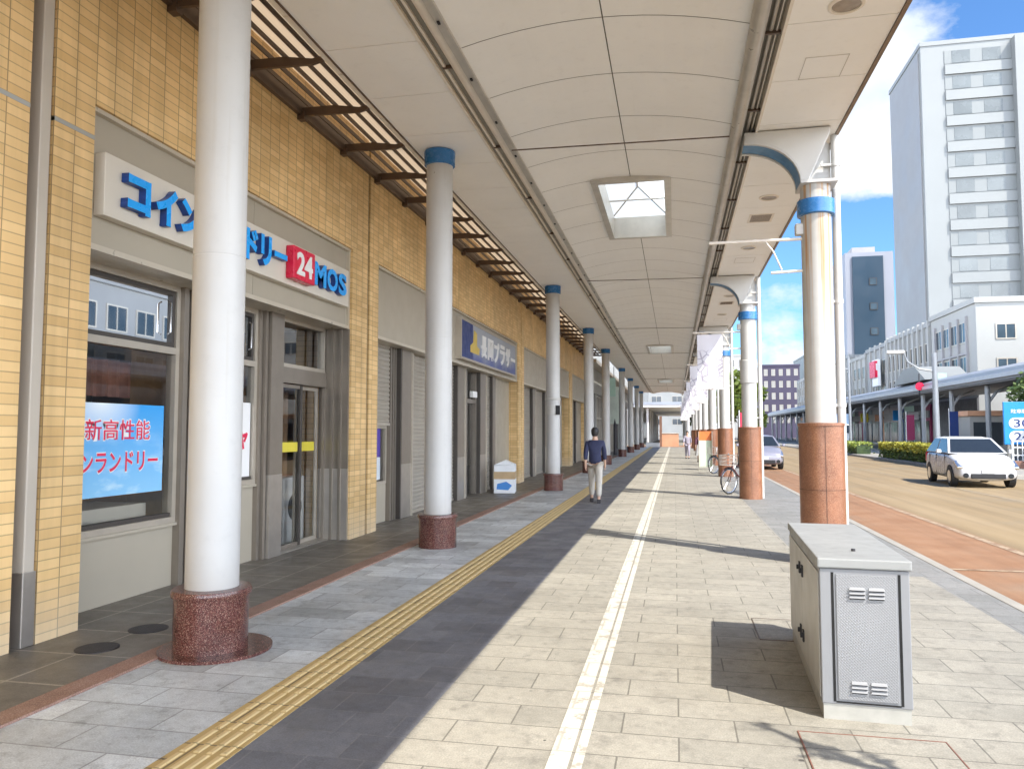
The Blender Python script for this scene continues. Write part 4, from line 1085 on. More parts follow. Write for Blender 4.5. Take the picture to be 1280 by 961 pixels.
def person(loc, rz, label, top, legs, sw=.16, h=1.62, skirt=False):
    """local +Y is forward; mid-stride pose"""
    t = thing('person', label, 'person', loc, rz); s = h / 1.65; P = lambda x, y, z: (x * s, y * s, z * s)
    hip, kne, ank = .86, .47, .09
    J = [(P(0, 0, .95), (.085 * s, .085 * s)), (P(0, 0, 1.12), (.08 * s, .075 * s)), (P(0, .01, 1.28), (.09 * s, .075 * s)), (P(0, 0, 1.39), (.055 * s, .055 * s)), (P(0, .015, 1.47), (.05 * s,) * 2), (P(0, .02, 1.54), (.075 * s, .09 * s)), (P(0, .015, 1.62), (.06 * s, .075 * s))]
    E = [(0, 1), (1, 2), (2, 3), (3, 4), (4, 5), (5, 6)]
    def chain(st, pts):
        for p, r in pts: J.append((P(*p), r * s)); E.append((st, len(J) - 1)); st = len(J) - 1
        return st
    for sx, sw_ in ((-1, sw), (1, -sw)):
        e = chain(2, [((sx * .17, 0, 1.34), .052), ((sx * .205, -sw_ * .5, 1.08), .042), ((sx * .21, -sw_ * .9 + .05, .86), .03), ((sx * .21, -sw_ * .9 + .07, .80), .03)])
        yb = -sw_ * .9 + .08
        for q, (dy, L) in enumerate(((-.03, .05), (-.01, .06), (.012, .062), (.034, .05))):
            chain(e, [((sx * .21, yb + dy, .76), .010), ((sx * .205, yb + dy + .006, .76 - L * .5), .009), ((sx * .195, yb + dy + .012, .76 - L), .008)])
        chain(e, [((sx * .19, yb + .04, .79), .011), ((sx * .185, yb + .055, .755), .009)])
        chain(0, [((sx * .09, sw_ * .1, hip), .07), ((sx * .09, sw_ * .8 + .04, kne), .058), ((sx * .09, sw_ * 1.1 - .03, ank), .038), ((sx * .095, sw_ * 1.1 + .08, .035), .035)])
    skin_mesh(J, E, 'body', MAT['skin'], t)
    # face features and ears belong to the body mesh's child parts
    m = MB()
    m.lathe([(.001, 1.475 * s), (.055 * s, 1.48 * s), (.078 * s, 1.53 * s), (.084 * s, 1.59 * s), (.078 * s, 1.635 * s), (.05 * s, 1.675 * s), (.001, 1.688 * s)], 0, -.008 * s, 20)
    hr = m.build('hair', MAT['hair'], t, world=False, smooth=True)
    m = MB()
    for sx in (-.03, .03): m.box((sx - .011) * s, (sx + .011) * s, .112 * s, .118 * s, 1.553 * s, 1.562 * s)
    m.box(-.02 * s, .02 * s, .100 * s, .108 * s, 1.495 * s, 1.502 * s); m.build('eyes_and_mouth', MAT['shoe'], t, world=False)
    m = MB(); m.add([(0, .13 * s, 1.515 * s), (-.014 * s, .105 * s, 1.51 * s), (.014 * s, .105 * s, 1.51 * s), (0, .108 * s, 1.555 * s)], [(0, 1, 3), (0, 3, 2), (0, 2, 1)]); m.build('nose', MAT['skin'], t, world=False)
    T = [(P(0, 0, .84), (.165 * s, .125 * s)), (P(0, 0, .95), (.155 * s, .12 * s)), (P(0, 0, 1.12), (.14 * s, .105 * s)), (P(0, .01, 1.29), (.165 * s, .108 * s)), (P(0, 0, 1.39), (.085 * s, .075 * s))]; TE = [(0, 1), (1, 2), (2, 3), (3, 4)]
    for sx, sw_ in ((-1, sw), (1, -sw)):
        st = 3
        for p, r in (((sx * .175, 0, 1.335), .07), ((sx * .205, -sw_ * .5, 1.09), .06), ((sx * .21, -sw_ * .8 + .03, .94), .05)):
            T.append((P(*p), r * s)); TE.append((st, len(T) - 1)); st = len(T) - 1
    skin_mesh(T, TE, 'shirt', top, t)
    if skirt:
        MB().lathe([(.27 * s, .38 * s), (.21 * s, .7 * s), (.15 * s, .97 * s)], 0, 0, 20).build('skirt', legs, t, world=False, smooth=True)
    else:
        L = [(P(0, 0, .94), (.15 * s, .118 * s))]; LE = []
        for sx, sw_ in ((-1, sw), (1, -sw)):
            st = 0
            for p, r in (((sx * .085, sw_ * .1, .84), .105), ((sx * .09, sw_ * .8 + .04, kne), .082), ((sx * .09, sw_ * 1.1 - .03, .13), .066)):
                L.append((P(*p), r * s)); LE.append((st, len(L) - 1)); st = len(L) - 1
        skin_mesh(L, LE, 'trousers', legs, t)
    for sx, sw_ in ((-1, sw), (1, -sw)):
        m = MB(); y0 = sw_ * 1.1
        m.prism([((y0 - .09) * s, 0), ((y0 + .15) * s, 0), ((y0 + .155) * s, .03 * s), ((y0 + .05) * s, .075 * s), ((y0 - .085) * s, .085 * s)], 0, (sx * .09 - .042) * s, (sx * .09 + .042) * s)
        m.build('shoe', MAT['shoe'], t, world=False, bevel=.012)
    return t
person((-1.78, 17.45, 0), R(2), 'pedestrian in navy top and pale trousers walking along the shaded paving', MAT['cloth_navy'], MAT['cloth_beige'], h=1.66)
person((.72, 46.5, 0), R(175), 'distant pedestrian in grey lilac clothes near the white line', MAT['cloth_lilac'], MAT['cloth_lilac'], h=1.6)
person((1.25, 41.0, 0), R(-4), 'distant pedestrian in plum top and white skirt beside the pillars', MAT['cloth_plum'], MAT['cloth_white'], h=1.55, skirt=True)

# ================================================================== VEHICLES
def car(loc, rz, label, paint, z0=-.05):
    """local -Y is the front"""
    t = thing('car', label, 'car', (loc[0], loc[1], z0), rz); k = dict(parent=t, world=False)
    st = [(-1.95, .34, .60, .64), (-1.90, .22, .70, .74), (-1.70, .19, .80, .80), (-1.2, .19, .93, .835), (-.95, .19, .985, .84), (0, .19, 1.0, .845), (1.0, .19, 1.01, .845), (1.6, .2, 1.0, .83), (1.85, .24, .98, .79), (1.93, .34, .90, .72)]
    m = MB(); vs = []; fs = []; n = 12
    for y, zl, zb, w in st:
        ring = [(w * .86, zl), (w, zl + .12), (w * 1.0, (zl + zb) / 2), (w * .985, zb - .12), (w * .93, zb - .02), (w * .5, zb + .02)]
        ring = ring + [(-a, b) for a, b in ring[::-1]]
        vs += [(a, y, b) for a, b in ring]
    for q in range(len(st) - 1):
        for i in range(n): j = (i + 1) % n; fs.append((q * n + i, q * n + j, (q + 1) * n + j, (q + 1) * n + i))
    fs.append(tuple(range(n))); fs.append(tuple((len(st) - 1) * n + i for i in range(n)))
    m.add(vs, fs); body = m.build('body', paint, smooth=True, **k)
    sd = body.modifiers.new('round', 'SUBSURF'); sd.levels = sd.render_levels = 2
    for yy in (-.72, .28, 1.12):
        for sx in (-1, 1): MB().box(sx * .83 - .012, sx * .83 + .012, yy, yy + .012, .34, .93).build('door_gap', MAT['black'], **k)
    # roof and pillars
    bot = [(-.98, .80), (1.80, .76)]; top = [(-.22, .60), (1.30, .60)]; zb, zt = .985, 1.43
    B4 = [(-.80, -.98, zb), (.80, -.98, zb), (.77, 1.82, zb), (-.77, 1.82, zb)]; T4 = [(-.61, -.2, zt), (.61, -.2, zt), (.60, 1.36, zt), (-.60, 1.36, zt)]
    m = MB(); m.add(B4 + T4, [(0, 1, 5, 4), (1, 2, 6, 5), (2, 3, 7, 6), (3, 0, 4, 7)]); m.add(T4 + [(-.4, 0, zt + .05), (.4, 0, zt + .05), (.4, 1.2, zt + .05), (-.4, 1.2, zt + .05)], [(0, 1, 5, 4), (1, 2, 6, 5), (2, 3, 7, 6), (3, 0, 4, 7), (4, 5, 6, 7)])
    m.build('cabin', paint, smooth=True, **k)
    def pane(name, a, b, c, d, out, e=.07):
        A, B_, C_, D_ = map(Vector, (a, b, c, d)); cen = (A + B_ + C_ + D_) / 4; o = Vector(out) * .008
        q = [p + (cen - p) * e + o for p in (A, B_, C_, D_)]
        MB().add(q + [p - o * 1.2 for p in q], [(0, 1, 2, 3), (4, 5, 6, 7), (0, 1, 5, 4), (1, 2, 6, 5), (2, 3, 7, 6), (3, 0, 4, 7)]).build(name, MAT['carglass'], **k)
    pane('windscreen', B4[0], B4[1], T4[1], T4[0], (0, -.6, .8), .09); pane('rear_window', B4[2], B4[3], T4[3], T4[2], (0, .8, .5), .13)
    for a, b, sgn in ((1, 2, 1), (3, 0, -1)):
        A, B_, C_, D_ = (Vector(v) for v in (B4[a], B4[b], T4[b], T4[a]))
        mid0 = A.lerp(B_, .5); mid1 = D_.lerp(C_, .5)
        pane('side_window', A, mid0, mid1, D_, (sgn, 0, .3), .1); pane('side_window', mid0, B_, C_, mid1, (sgn, 0, .3), .1)
    for sx in (-1, 1):
        for y in (-1.22, 1.2):
            w = MB(); x = sx * .76
            vs = [(r, z) for r, z in ()]
            ring = []
            for xx, rr in ((sx * .66, .27), (sx * .67, .30), (sx * .84, .30), (sx * .85, .27)):
                ring.append([(xx, y + rr * math.cos(2 * math.pi * i / 24), .30 + rr * math.sin(2 * math.pi * i / 24)) for i in range(24)])
            vv = sum(ring, []); ff = []
            for q in range(3):
                for i in range(24): j = (i + 1) % 24; ff.append((q * 24 + i, q * 24 + j, q * 24 + 24 + j, q * 24 + 24 + i))
            ff += [tuple(range(24)), tuple(72 + i for i in range(24))]
            w = MB().add(vv, ff).build('wheel', MAT['black'], smooth=True, **k)
            h = MB(); c = [(sx * .853, y + .19 * math.cos(2 * math.pi * i / 20), .30 + .19 * math.sin(2 * math.pi * i / 20)) for i in range(20)]; h.add(c + [(sx * .86, y, .30)], [(i, (i + 1) % 20, 20) for i in range(20)]); h.build('hubcap', MAT['chrome'], parent=w, world=False)
            a = MB(); 
            ar = [(y + .345 * math.cos(R(4 + 172 * i / 14)), .30 + .345 * math.sin(R(4 + 172 * i / 14))) for i in range(15)]
            a.prism(ar, 0, sx * .80, sx * .846); a.build('wheel_arch', MAT['black'], **k)
        MB().prism([(-1.93, .62), (-1.55, .80), (-1.5, .74), (-1.90, .54)], 0, sx * .60, sx * .80).build('headlight', MAT['chrome'], bevel=.02, **k)
        m = MB(); c = [(sx * .58 + .075 * math.cos(2 * math.pi * i / 14), -1.945, .36 + .075 * math.sin(2 * math.pi * i / 14)) for i in range(14)]
        m.add(c + [(a, b + .06, z) for a, b, z in c], [tuple(range(14))] + [(i, (i + 1) % 14, 14 + (i + 1) % 14, 14 + i) for i in range(14)]); m.build('fog_light', MAT['carglass'], **k)
        MB().prism([(1.80, .66), (1.91, .66), (1.90, .92), (1.80, .96)], 0, sx * .64, sx * .79).build('tail_light', MAT['red'], bevel=.01, **k)
        MB().box(sx * .98 - .09, sx * .98 + .05, -.80, -.68, .98, 1.10).build('mirror', paint, bevel=.03, **k)
        MB().box(sx * .848 - .006, sx * .848 + .008, .05, .2, .84, .87).build('door_handle', paint, **k)
    MB().box(-.45, .45, -1.955, -1.90, .27, .42).build('grille', MAT['black'], bevel=.02, **k)
    MB().box(-.165, .165, -1.972, -1.957, .44, .56).build('number_plate', MAT['white'], **k); MB().box(-.165, .165, 1.935, 1.95, .62, .74).build('number_plate', MAT['white'], **k)
    MB().box(-.6, .6, 1.90, 1.96, .26, .40).build('rear_bumper', paint, bevel=.03, **k)
    return t
car((9.02, 26.6), R(-4), 'silver white hatchback facing the camera on the tan road', MAT['silver'])
car((3.75, 36.5), R(0), 'lilac grey car stopped by the kerb behind the second pillar', MAT['lilac'])
TR = thing('box_truck', 'dull blue box truck parked in front of the far arcade', 'truck', (15.2, 79, -.05)); k = dict(parent=TR, world=False)
MB().box(-1.1, 1.1, -.8, 4.2, .75, 3.3).build('cargo_box', MAT['truckblue'], bevel=.04, **k)
MB().prism([(-2.6, .5), (-.85, .5), (-.85, 2.3), (-2.1, 2.3), (-2.55, 1.45)], 0, -1.0, 1.0).build('cab', MAT['white'], bevel=.05, **k)
MB().prism([(-2.56, 1.5), (-2.14, 2.2), (-2.17, 2.22), (-2.6, 1.5)], 0, -.9, .9).build('windscreen', MAT['carglass'], **k)
MB().box(-1.0, 1.0, -2.6, 4.1, .42, .74).build('chassis', MAT['black'], **k)
for sx in (-.85, .85):
    for y in (-1.8, 3.0): MB().add([(sx + dx, y + .4 * math.cos(2 * math.pi * i / 16), .40 + .4 * math.sin(2 * math.pi * i / 16)) for dx in (-.13, .13) for i in range(16)], [tuple(range(16)), tuple(range(16, 32))] + [(i, (i + 1) % 16, 16 + (i + 1) % 16, 16 + i) for i in range(16)]).build('wheel', MAT['black'], smooth=True, **k)

# ================================================================== ACROSS THE STREET
# arcade canopy on the far side
CF = thing('opposite_canopy', 'blue grey metal arcade canopy across the street', 'canopy', (20.5, 70, 0))
MB().prism([(18.2, 4.55), (18.2, 5.15), (19.0, 5.45), (23.2, 5.45), (23.2, 4.9), (19.0, 4.75)], 1, 30, 160).build('roof', MAT['metalroof'], CF)
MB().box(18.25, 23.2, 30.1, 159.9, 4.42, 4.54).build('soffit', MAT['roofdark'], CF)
MB().prism([(18.02, 4.66), (18.18, 4.60), (18.18, 4.95), (18.02, 4.9)], 1, 30, 160).build('gutter', M('bright_gutter', (.45, .47, .5), .35, .2), CF)
# raised glazed hump over the crossing
MB().prism([(62.0, 5.46), (64.5, 6.6), (67.5, 6.6), (70.5, 5.46)], 0, 18.3, 21.5).build('raised_roof', MAT['tower_lt'], CF)
i = 0; y = 33
while y < 158:
    MB().lathe([(.2, .06), (.2, .5), (.15, .55), (.15, 4.41)], 18.7, y, 14).build('post', M('far_post', (.30, .32, .34), .45, .2) if i == 0 else bpy.data.materials['far_post'], CF, smooth=True)
    MB().tube([(18.7, y, 3.3), (19.2, y, 4.0), (20.2, y, 4.41)], .09, 8).build('brace', bpy.data.materials['far_post'], CF, smooth=True); y += 6.2; i += 1

def facade(name, label, cat, x0, x1, y0, y1, z1, mat, windows=(), extra=None, z0=.0):
    t = thing(name, label, cat, ((x0 + x1) / 2, (y0 + y1) / 2, 0)); MB().box(x0, x1, y0, y1, z0, z1).build('wall', mat, t)
    MB().box(x0 - .15, x1 + .15, y0 - .15, y1 + .15, z1 + .002, z1 + .45).build('parapet', mat, t)
    for f, a, b, c, d, gm in windows:
        if f == 'X':   # street face (x = x0)
            w = MB(); frame_rect(w, x0 - .06, x0 + .02, a, b, c, d, .1); w.box(x0 - .05, x0 + .01, (a + b) / 2 - .04, (a + b) / 2 + .04, c + .1, d - .1); w = w.build('window', MAT['frame_lite'], t)
            box('pane', gm, w, x0 - .03, x0 - .02, a + .1, b - .1, c + .1, d - .1)
        else:
            w = MB(); w.box(a, b, y0 - .06, y0 + .02, c, c + .1); w.box(a, b, y0 - .06, y0 + .02, d - .1, d); w.box(a, a + .1, y0 - .06, y0 + .02, c + .1, d - .1); w.box(b - .1, b, y0 - .06, y0 + .02, c + .1, d - .1); w.box((a + b) / 2 - .04, (a + b) / 2 + .04, y0 - .05, y0 + .01, c + .1, d - .1); w = w.build('window', MAT['frame_lite'], t)
            box('pane', gm, w, a + .1, b - .1, y0 - .03, y0 - .02, c + .1, d - .1)
    return t
G1, G2 = MAT['winglass'], MAT['winglass_lt']
win = []
for q in range(12):
    for zf in (5.2, 8.4): win.append(('X', 21 + q * 2.9, 23 + q * 2.9, zf, zf + 1.8, G1))
facade('shop_block', 'grey block across the street, mirrored in the upper laundry window', 'building', 27, 42, 20, 56, 11.5, MAT['facade_grey'], win)
win = []
for zf in (9.0, 6.1):
    for q in range(4): win.append(('X', 70.0 + q * 1.95, 71.9 + q * 1.95, zf, zf + 1.8, G1 if q % 2 else G2))
for q in range(4):
    for zf in (9.0, 6.2): win.append(('Y', 25.4 + q * 3.3, 26.9 + q * 3.3, zf, zf + 1.3, G2 if (q + int(zf)) % 3 == 0 else G1))
WO = facade('office_building', 'white three storey office block on the far corner, its side wall sunlit', 'building', 24, 40, 68, 79, 12.0, MAT['facade'], win)
m = MB()
for q in range(5): m.box(23.8, 24.05, 69.75 + q * 1.95, 69.95 + q * 1.95, 5.6, 11.2)
m.box(23.82, 24.04, 69.7, 77.8, 8.0, 8.15); m.build('mullion_fins', MAT['ash'], WO)
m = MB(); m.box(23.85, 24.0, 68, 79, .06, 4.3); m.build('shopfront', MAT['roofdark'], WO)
win = []
for zf in (5.3, 8.2):
    for q in range(9): win.append(('X', 79.6 + q * 1.6, 80.9 + q * 1.6, zf, zf + 1.9, G1))
FBD = facade('finned_building', 'pale grey finned block next to the white office', 'building', 24, 40, 79.2, 94, 11.6, MAT['facade_grey'], win)
m = MB()
for q in range(10): m.box(23.78, 24.0, 79.3 + q * 1.6, 79.65 + q * 1.6, 4.6, 12.2)
m.build('fins', MAT['facade'], FBD)
hs2 = [(94.4, 104, 11.4), (104.3, 113, 11.0), (113.3, 128, 11.8), (128.3, 160, 11.0)]
nm = ['narrow grey shop block with a red sign beyond the finned block', 'third pale shop block along the far arcade', 'fourth pale shop block along the far arcade', 'last long pale shop block along the far arcade']
for (a, b, h), l in zip(hs2, nm):
    win = []; q = a + .8
    while q + 1.6 < b: 
        for zf in (5.6, 8.3): win.append(('X', q, q + 1.4, zf, zf + 1.7, G1))
        q += 2.4
    t = facade('shop_block', l, 'building', 24, 38, a, b, h, MAT['facade_grey'] if a != 104.3 else MAT['facade'], win)
    m = MB(); q = a + .1
    while q < b: m.box(23.82, 24, q, q + .35, 4.6, h + .6); q += 2.4
    m.build('fins', MAT['facade'], t)
RS = thing('wall_sign', 'red vertical sign with white marks on the far grey shop block', 'sign', (23.4, 96, 7.2))
MB().box(23.2, 23.5, 95.6, 98.2, 6.9, 10.0).build('sign_board', MAT['white'], RS); MB().box(22.9, 23.195, 95.7, 98.1, 7.9, 9.8).build('red_field', MAT['red'], RS)
m = MB(); m.box(23.0, 23.19, 95.56, 95.595, 8.7, 9.5); m.build('white_mark', MAT['white'], RS)
# shopfronts under the far canopy
SFW = thing('shopfront_row', 'dark shopfronts with coloured curtains under the far arcade', 'shopfront', (24, 110, 0))
cmats = [MAT['roofdark'], MAT['ash'], MAT['facade_grey'], MAT['magenta'], MAT['navy'], MAT['terracotta'], MAT['roofdark'], MAT['hangsign'], MAT['ash'], MAT['slate']]
y = 79.3; i = 0
while y < 158:
    w = random.uniform(2.0, 4.2); p = MB(); p.box(23.75, 23.95, y, y + w - .15, .06, 4.2)
    p = p.build('shop_bay', cmats[(i * 7 + 3) % 10], SFW)
    box('glazing', MAT['winglass'], p, 23.70, 23.745, y + .25, y + w - .4, .3, 2.6)
    y += w; i += 1
box('lintel_band', MAT['facade_grey'], SFW, 23.6, 23.74, 79.3, 158, 2.9, 3.6)
rs_ = random.Random(5)
for q, (yy, col_, nm_) in enumerate(((82, 'white', 'white'), (87.5, 'signblue', 'blue'), (95, 'terracotta', 'terracotta'), (102, 'yellow', 'yellow'), (111, 'white', 'long white'), (119, 'navy', 'navy'))):
    h_ = thing('projecting_sign', nm_ + ' sign projecting from the shopfronts under the far arcade', 'sign', (23.2, yy, 3.0)); MB().box(22.6, 23.5, yy - .06, yy + .06, 2.75, 3.5 + .3 * (q % 2)).build('panel', MAT[col_], h_); MB().box(23.5, 23.72, yy - .03, yy + .03, 3.1, 3.2).build('bracket', MAT['iron'], h_)
# high-rise
HRB = thing('high_rise', 'tall pale high rise with banded floors above the white office', 'building', (40, 100, 0))
MB().box(28.7, 60, 95, 108, 0, 46.5).build('wall', MAT['tower_lt'], HRB)
MB().box(28.6, 60.1, 94.9, 108.1, 46.502, 47.0).build('parapet', MAT['tower_lt'], HRB)
for q in range(14):
    z = 3.2 + q * 3.05
    b = box('balcony', MAT['tower_lt'], HRB, 31.2, 60, 94.75, 94.998, z, z + 1.15)
    w = box('window_band', MAT['tower_md'], HRB, 31.2, 60, 94.93, 94.99, z + 1.3, z + 2.85)
    for xx in (32.0, 35.2, 41.2, 44.6): box('pane', MAT['tower_win'], w, xx, xx + 1.9, 94.90, 94.928, z + 1.35, z + 2.8)
MB().box(38.2, 40.0, 93.9, 94.99, 0, 46.4).build('pier', MAT['tower_lt'], HRB)
MB().box(28.55, 28.698, 95.6, 107.4, 2, 46).build('side_cladding', MAT['tower_dk'], HRB)
# dark slab tower
DT = thing('dark_tower', 'dark slate blue slab tower with pale edges behind the low shops', 'building', (35, 152, 0))
MB().box(31.3, 39.6, 150, 165, 0, 34.6).build('wall', MAT['slate_edge'], DT)
MB().box(32.5, 37.8, 149.7, 149.998, 4, 33.8).build('dark_panel', MAT['slate'], DT)
for q in range(5): f = box('window', MAT['frame_dark'], DT, 35.3, 36.6, 149.6, 149.698, 10 + q * 4.6, 11.3 + q * 4.6); box('pane', MAT['winglass_lt'], f, 35.4, 36.5, 149.58, 149.598, 10.1 + q * 4.6, 11.2 + q * 4.6)
MB().box(33, 37, 152, 158, 34.602, 36).build('roof_plant', MAT['ash'], DT)
# blocks seen between the pillars
def block(label, x0, x1, y0, y1, h, mat, rows, colsn, gm):
    win = []; dx = (x1 - x0) / colsn; dz = (h - 3) / rows
    for r in range(rows):
        for c in range(colsn): win.append(('Y', x0 + c * dx + .25 * dx, x0 + c * dx + .75 * dx, 3 + r * dz + .2 * dz, 3 + r * dz + .75 * dz, gm))
    return facade('street_block', label, 'building', x0, x1, y0, y1, h, mat, win)
block('dark plum tiled block far down the street', 20.5, 29, 190, 205, 17, MAT['purple'], 5, 5, MAT['facade'])
block('white block left of the plum block down the street', 12, 19, 215, 230, 22, MAT['facade'], 5, 3, G1)
block('slim blue grey block right of the plum block', 29.6, 34, 170, 180, 19, MAT['slate_edge'], 5, 2, G1)
block('low white block at the end of the street', -16, 11, 260, 275, 18, MAT['facade_grey'], 4, 4, G1)
block('long pale block between the plum block and the dark tower', 35, 50, 215, 240, 22, MAT['tower_lt'], 6, 6, G1)

# hedges on the median
def hedge(label, x0, x1, y0, y1, h, mat, n, gold):
    t = thing('hedge', label, 'hedge', ((x0 + x1) / 2, (y0 + y1) / 2, .08), 0, 'clipped hedges on the median')
    MB().box(x0 + .12, x1 - .12, y0 + .1, y1 - .1, .08, h * .8).build('core', MAT['leaf_dark'], t)
    for nm_, mt, zr, cnt in (('upper_foliage', gold, (.55, 1.06), n), ('lower_foliage', mat, (.05, .7), n // 2)):
        m = MB(); pts = []
        for _ in range(cnt):
            u, v = random.random(), random.random(); yy = y0 + u * (y1 - y0); bulge = .1 * math.sin(yy * 1.7) + .06 * math.sin(yy * 4.1)
            s_ = random.random()
            if s_ < .5: p = (random.uniform(x0, x1), yy, .08 + h * (1 + bulge * .5) * random.uniform(.9, 1.04) * (1 if zr[1] > 1 else .6))
            else: p = ((x0 if random.random() < .75 else x1) + random.uniform(-.06, .06) - bulge * .5, yy, .08 + h * random.uniform(*zr))
            pts.append(p)
        leaves(m, pts, .085); m.build(nm_, mt, t)
hedge('nearer yellow topped clipped hedge behind the silver car', 11.75, 12.9, 36.5, 48.5, .85, MAT['leaf_green'], 5200, MAT['leaf_yellow'])
hedge('farther green clipped hedge on the median', 11.8, 12.9, 55, 77, .75, MAT['leaf_green'], 4200, MAT['leaf_lime'])

def tree(label, x, y, h, cw, mat, n, z0=.06, leaf=.16, low=.35):
    t = thing('tree', label, 'tree', (x, y, z0)); m = MB()
    m.tube([(x, y, z0), (x + .08, y, z0 + h * .3), (x - .03, y + .05, z0 + h * .62), (x, y, z0 + h * .9)], [.13, .1, .06, .02], 8)
    br = []
    for i in range(7):
        a = i * 2.4; z = z0 + h * (low + .07 * i); e = (x + cw * .7 * math.cos(a), y + cw * .7 * math.sin(a), z + h * .12); m.tube([(x, y, z), e], [.04, .012], 6); br.append(e)
    m.build('trunk', MAT['bark'], t); m = MB(); pts = []
    cl = [(Vector(e), random.uniform(.35, .55) * cw) for e in br] + [(Vector((x, y, z0 + h * .85)), cw * .6), (Vector((x, y, z0 + h * .6)), cw * .6)]
    for _ in range(n):
        c, r = random.choice(cl); d = Vector((random.gauss(0, 1), random.gauss(0, 1), random.gauss(0, .75))).normalized() * r * random.uniform(.55, 1.05); pts.append(c + d)
    leaves(m, pts, leaf); m.build('crown', mat, t); return t
tree('dark green tree above the blue parking sign', 18.6, 43.5, 4.1, 1.7, MAT['leaf_green'], 2600, .06, .15, .45)
tree('lime green street tree between the second and third pillars', 9.2, 118, 10.5, 3.4, MAT['leaf_lime'], 3600, .0, .42, .2)
tree('dark street tree far down the pavement', 3.9, 140, 8, 2.6, MAT['leaf_dark'], 1800, .0, .4, .3)

tree('slender young street tree by the kerb beside the cabinet', 2.78, 2.62, 2.75, .15, MAT['leaf_green'], 130, .0, .04, .74)
# parking sign
PS = thing('parking_sign', 'bright blue parking price board with 30 and 24 in white pills', 'sign', (16.3, 40, 0))
MB().box(15.12, 17.6, 39.93, 40.05, .98, 2.98).build('sign_board', MAT['signblue'], PS, bevel=.02)
m = MB()
for x in (15.3, 17.4): m.box(x, x + .1, 40.06, 40.14, .06, 2.9)
m.build('post', MAT['frame_lite'], PS)
def pill(x0, x1, zc, r): 
    pts = [(x0 + r + r * math.cos(R(90 + 180 * i / 10)), zc + r * math.sin(R(90 + 180 * i / 10))) for i in range(11)] + [(x1 - r + r * math.cos(R(-90 + 180 * i / 10)), zc + r * math.sin(R(-90 + 180 * i / 10))) for i in range(11)]
    return pts
for zc, a, b_, num in ((1.98, '30', '分', 0), (1.36, '24', '時間', 0)):
    MB().prism(pill(15.32, 17.45, zc, .26), 1, 39.915, 39.93).build('pill', MAT['white'], PS)
    text_obj('number', a, PS, '-Y', (15.52, 39.914, zc - .19), .68, .38, .003, .01, MAT['navy'])
    text_obj('lettering', b_, PS, '-Y', (16.3, 39.914, zc - .15), .3 if b_ == '分' else .62, .3, .003, .01, MAT['navy'])
text_obj('heading', '駐車料金', PS, '-Y', (15.42, 39.926, 2.44), .95, .2, .003, .02, MAT['white']); text_obj('heading', '最大', PS, '-Y', (16.55, 39.926, 2.42), .55, .25, .003, .02, MAT['white'])
# white mesh fence under the sign
FN = thing('lattice_fence', 'white lattice fence below the blue parking sign', 'fence', (16.5, 38.6, 0))
m = MB()
for z in (.15, .5, .85, 1.15): m.box(14.9, 19.5, 38.58, 38.62, z, z + .05)
for i in range(24): m.box(14.9 + i * .2, 14.93 + i * .2, 38.56, 38.58, .06, 1.2)
m.build('lattice', MAT['white'], FN); m = MB()
for x in (14.9, 16.4, 17.9, 19.4): m.box(x, x + .09, 38.62, 38.70, .05, 1.25)
m.build('post', MAT['white'], FN)
PW = thing('low_wall', 'low brown planter wall in front of the lattice fence', 'wall', (16.5, 38.2, 0)); MB().box(14.6, 20, 37.9, 38.4, -.1, .28).build('wall', M('brown_brick', (.25, .13, .09), .8, var=.2, vs=6), PW, bevel=.02)
# booth with terracotta frame
BT = thing('booth', 'pale booth with terracotta frame under the far canopy', 'booth', (20.5, 57, 0))
MB().box(19.0, 23.0, 55.5, 58.5, .06, 2.6).build('wall', MAT['facade'], BT)
m = MB(); m.box(18.85, 23.1, 55.35, 58.6, 2.61, 2.95); m.box(22.9, 23.1, 55.35, 55.49, .06, 2.6); m.build('frame', MAT['terracotta'], BT)
for q in range(4): box('window', MAT['winglass'], BT, 19.2 + q * .95, 19.95 + q * .95, 55.44, 55.495, .7, 2.2)
# blue banner flags by the booth
FL = thing('banner_flag', 'dark blue upright banner flag by the far arcade post', 'flag', (17.6, 55, .06)); MB().tube([(17.6, 55, .06), (17.6, 55, 3.1)], .025, 6).build('pole', MAT['white'], FL); MB().box(17.62, 18.15, 54.98, 55.01, 1.3, 2.9).build('cloth', MAT['navy'], FL)
FL2 = thing('banner_flag', 'magenta upright banner flag under the far arcade', 'flag', (18.0, 66, .06)); MB().tube([(18.0, 66, .06), (18.0, 66, 3.2)], .025, 6).build('pole', MAT['white'], FL2); MB().box(18.02, 18.6, 65.98, 66.01, .9, 2.9).build('cloth', MAT['magenta'], FL2)
# round red sign and green sign on the far canopy edge
RD = thing('round_sign', 'round crimson sign over the far canopy edge', 'sign', (17.9, 62, 5.0)); m = MB(); c = [(17.9 + .30 * math.cos(2 * math.pi * i / 24), 4.95 + .30 * math.sin(2 * math.pi * i / 24)) for i in range(24)]; m.prism(c, 1, 61.9, 62.0); m.build('disc', MAT['red'], RD); MB().box(17.86, 17.94, 62.0, 62.06, 4.2, 5.9).build('bracket', MAT['iron'], RD)
GS = thing('square_sign', 'small pale green sign beside the round crimson sign', 'sign', (19.3, 62, 5)); MB().box(18.95, 19.75, 61.9, 62, 4.95, 5.9).build('panel', MAT['hangsign'], GS); MB().box(19.3, 19.4, 62.0, 62.06, 4.6, 5.9).build('bracket', MAT['iron'], GS)

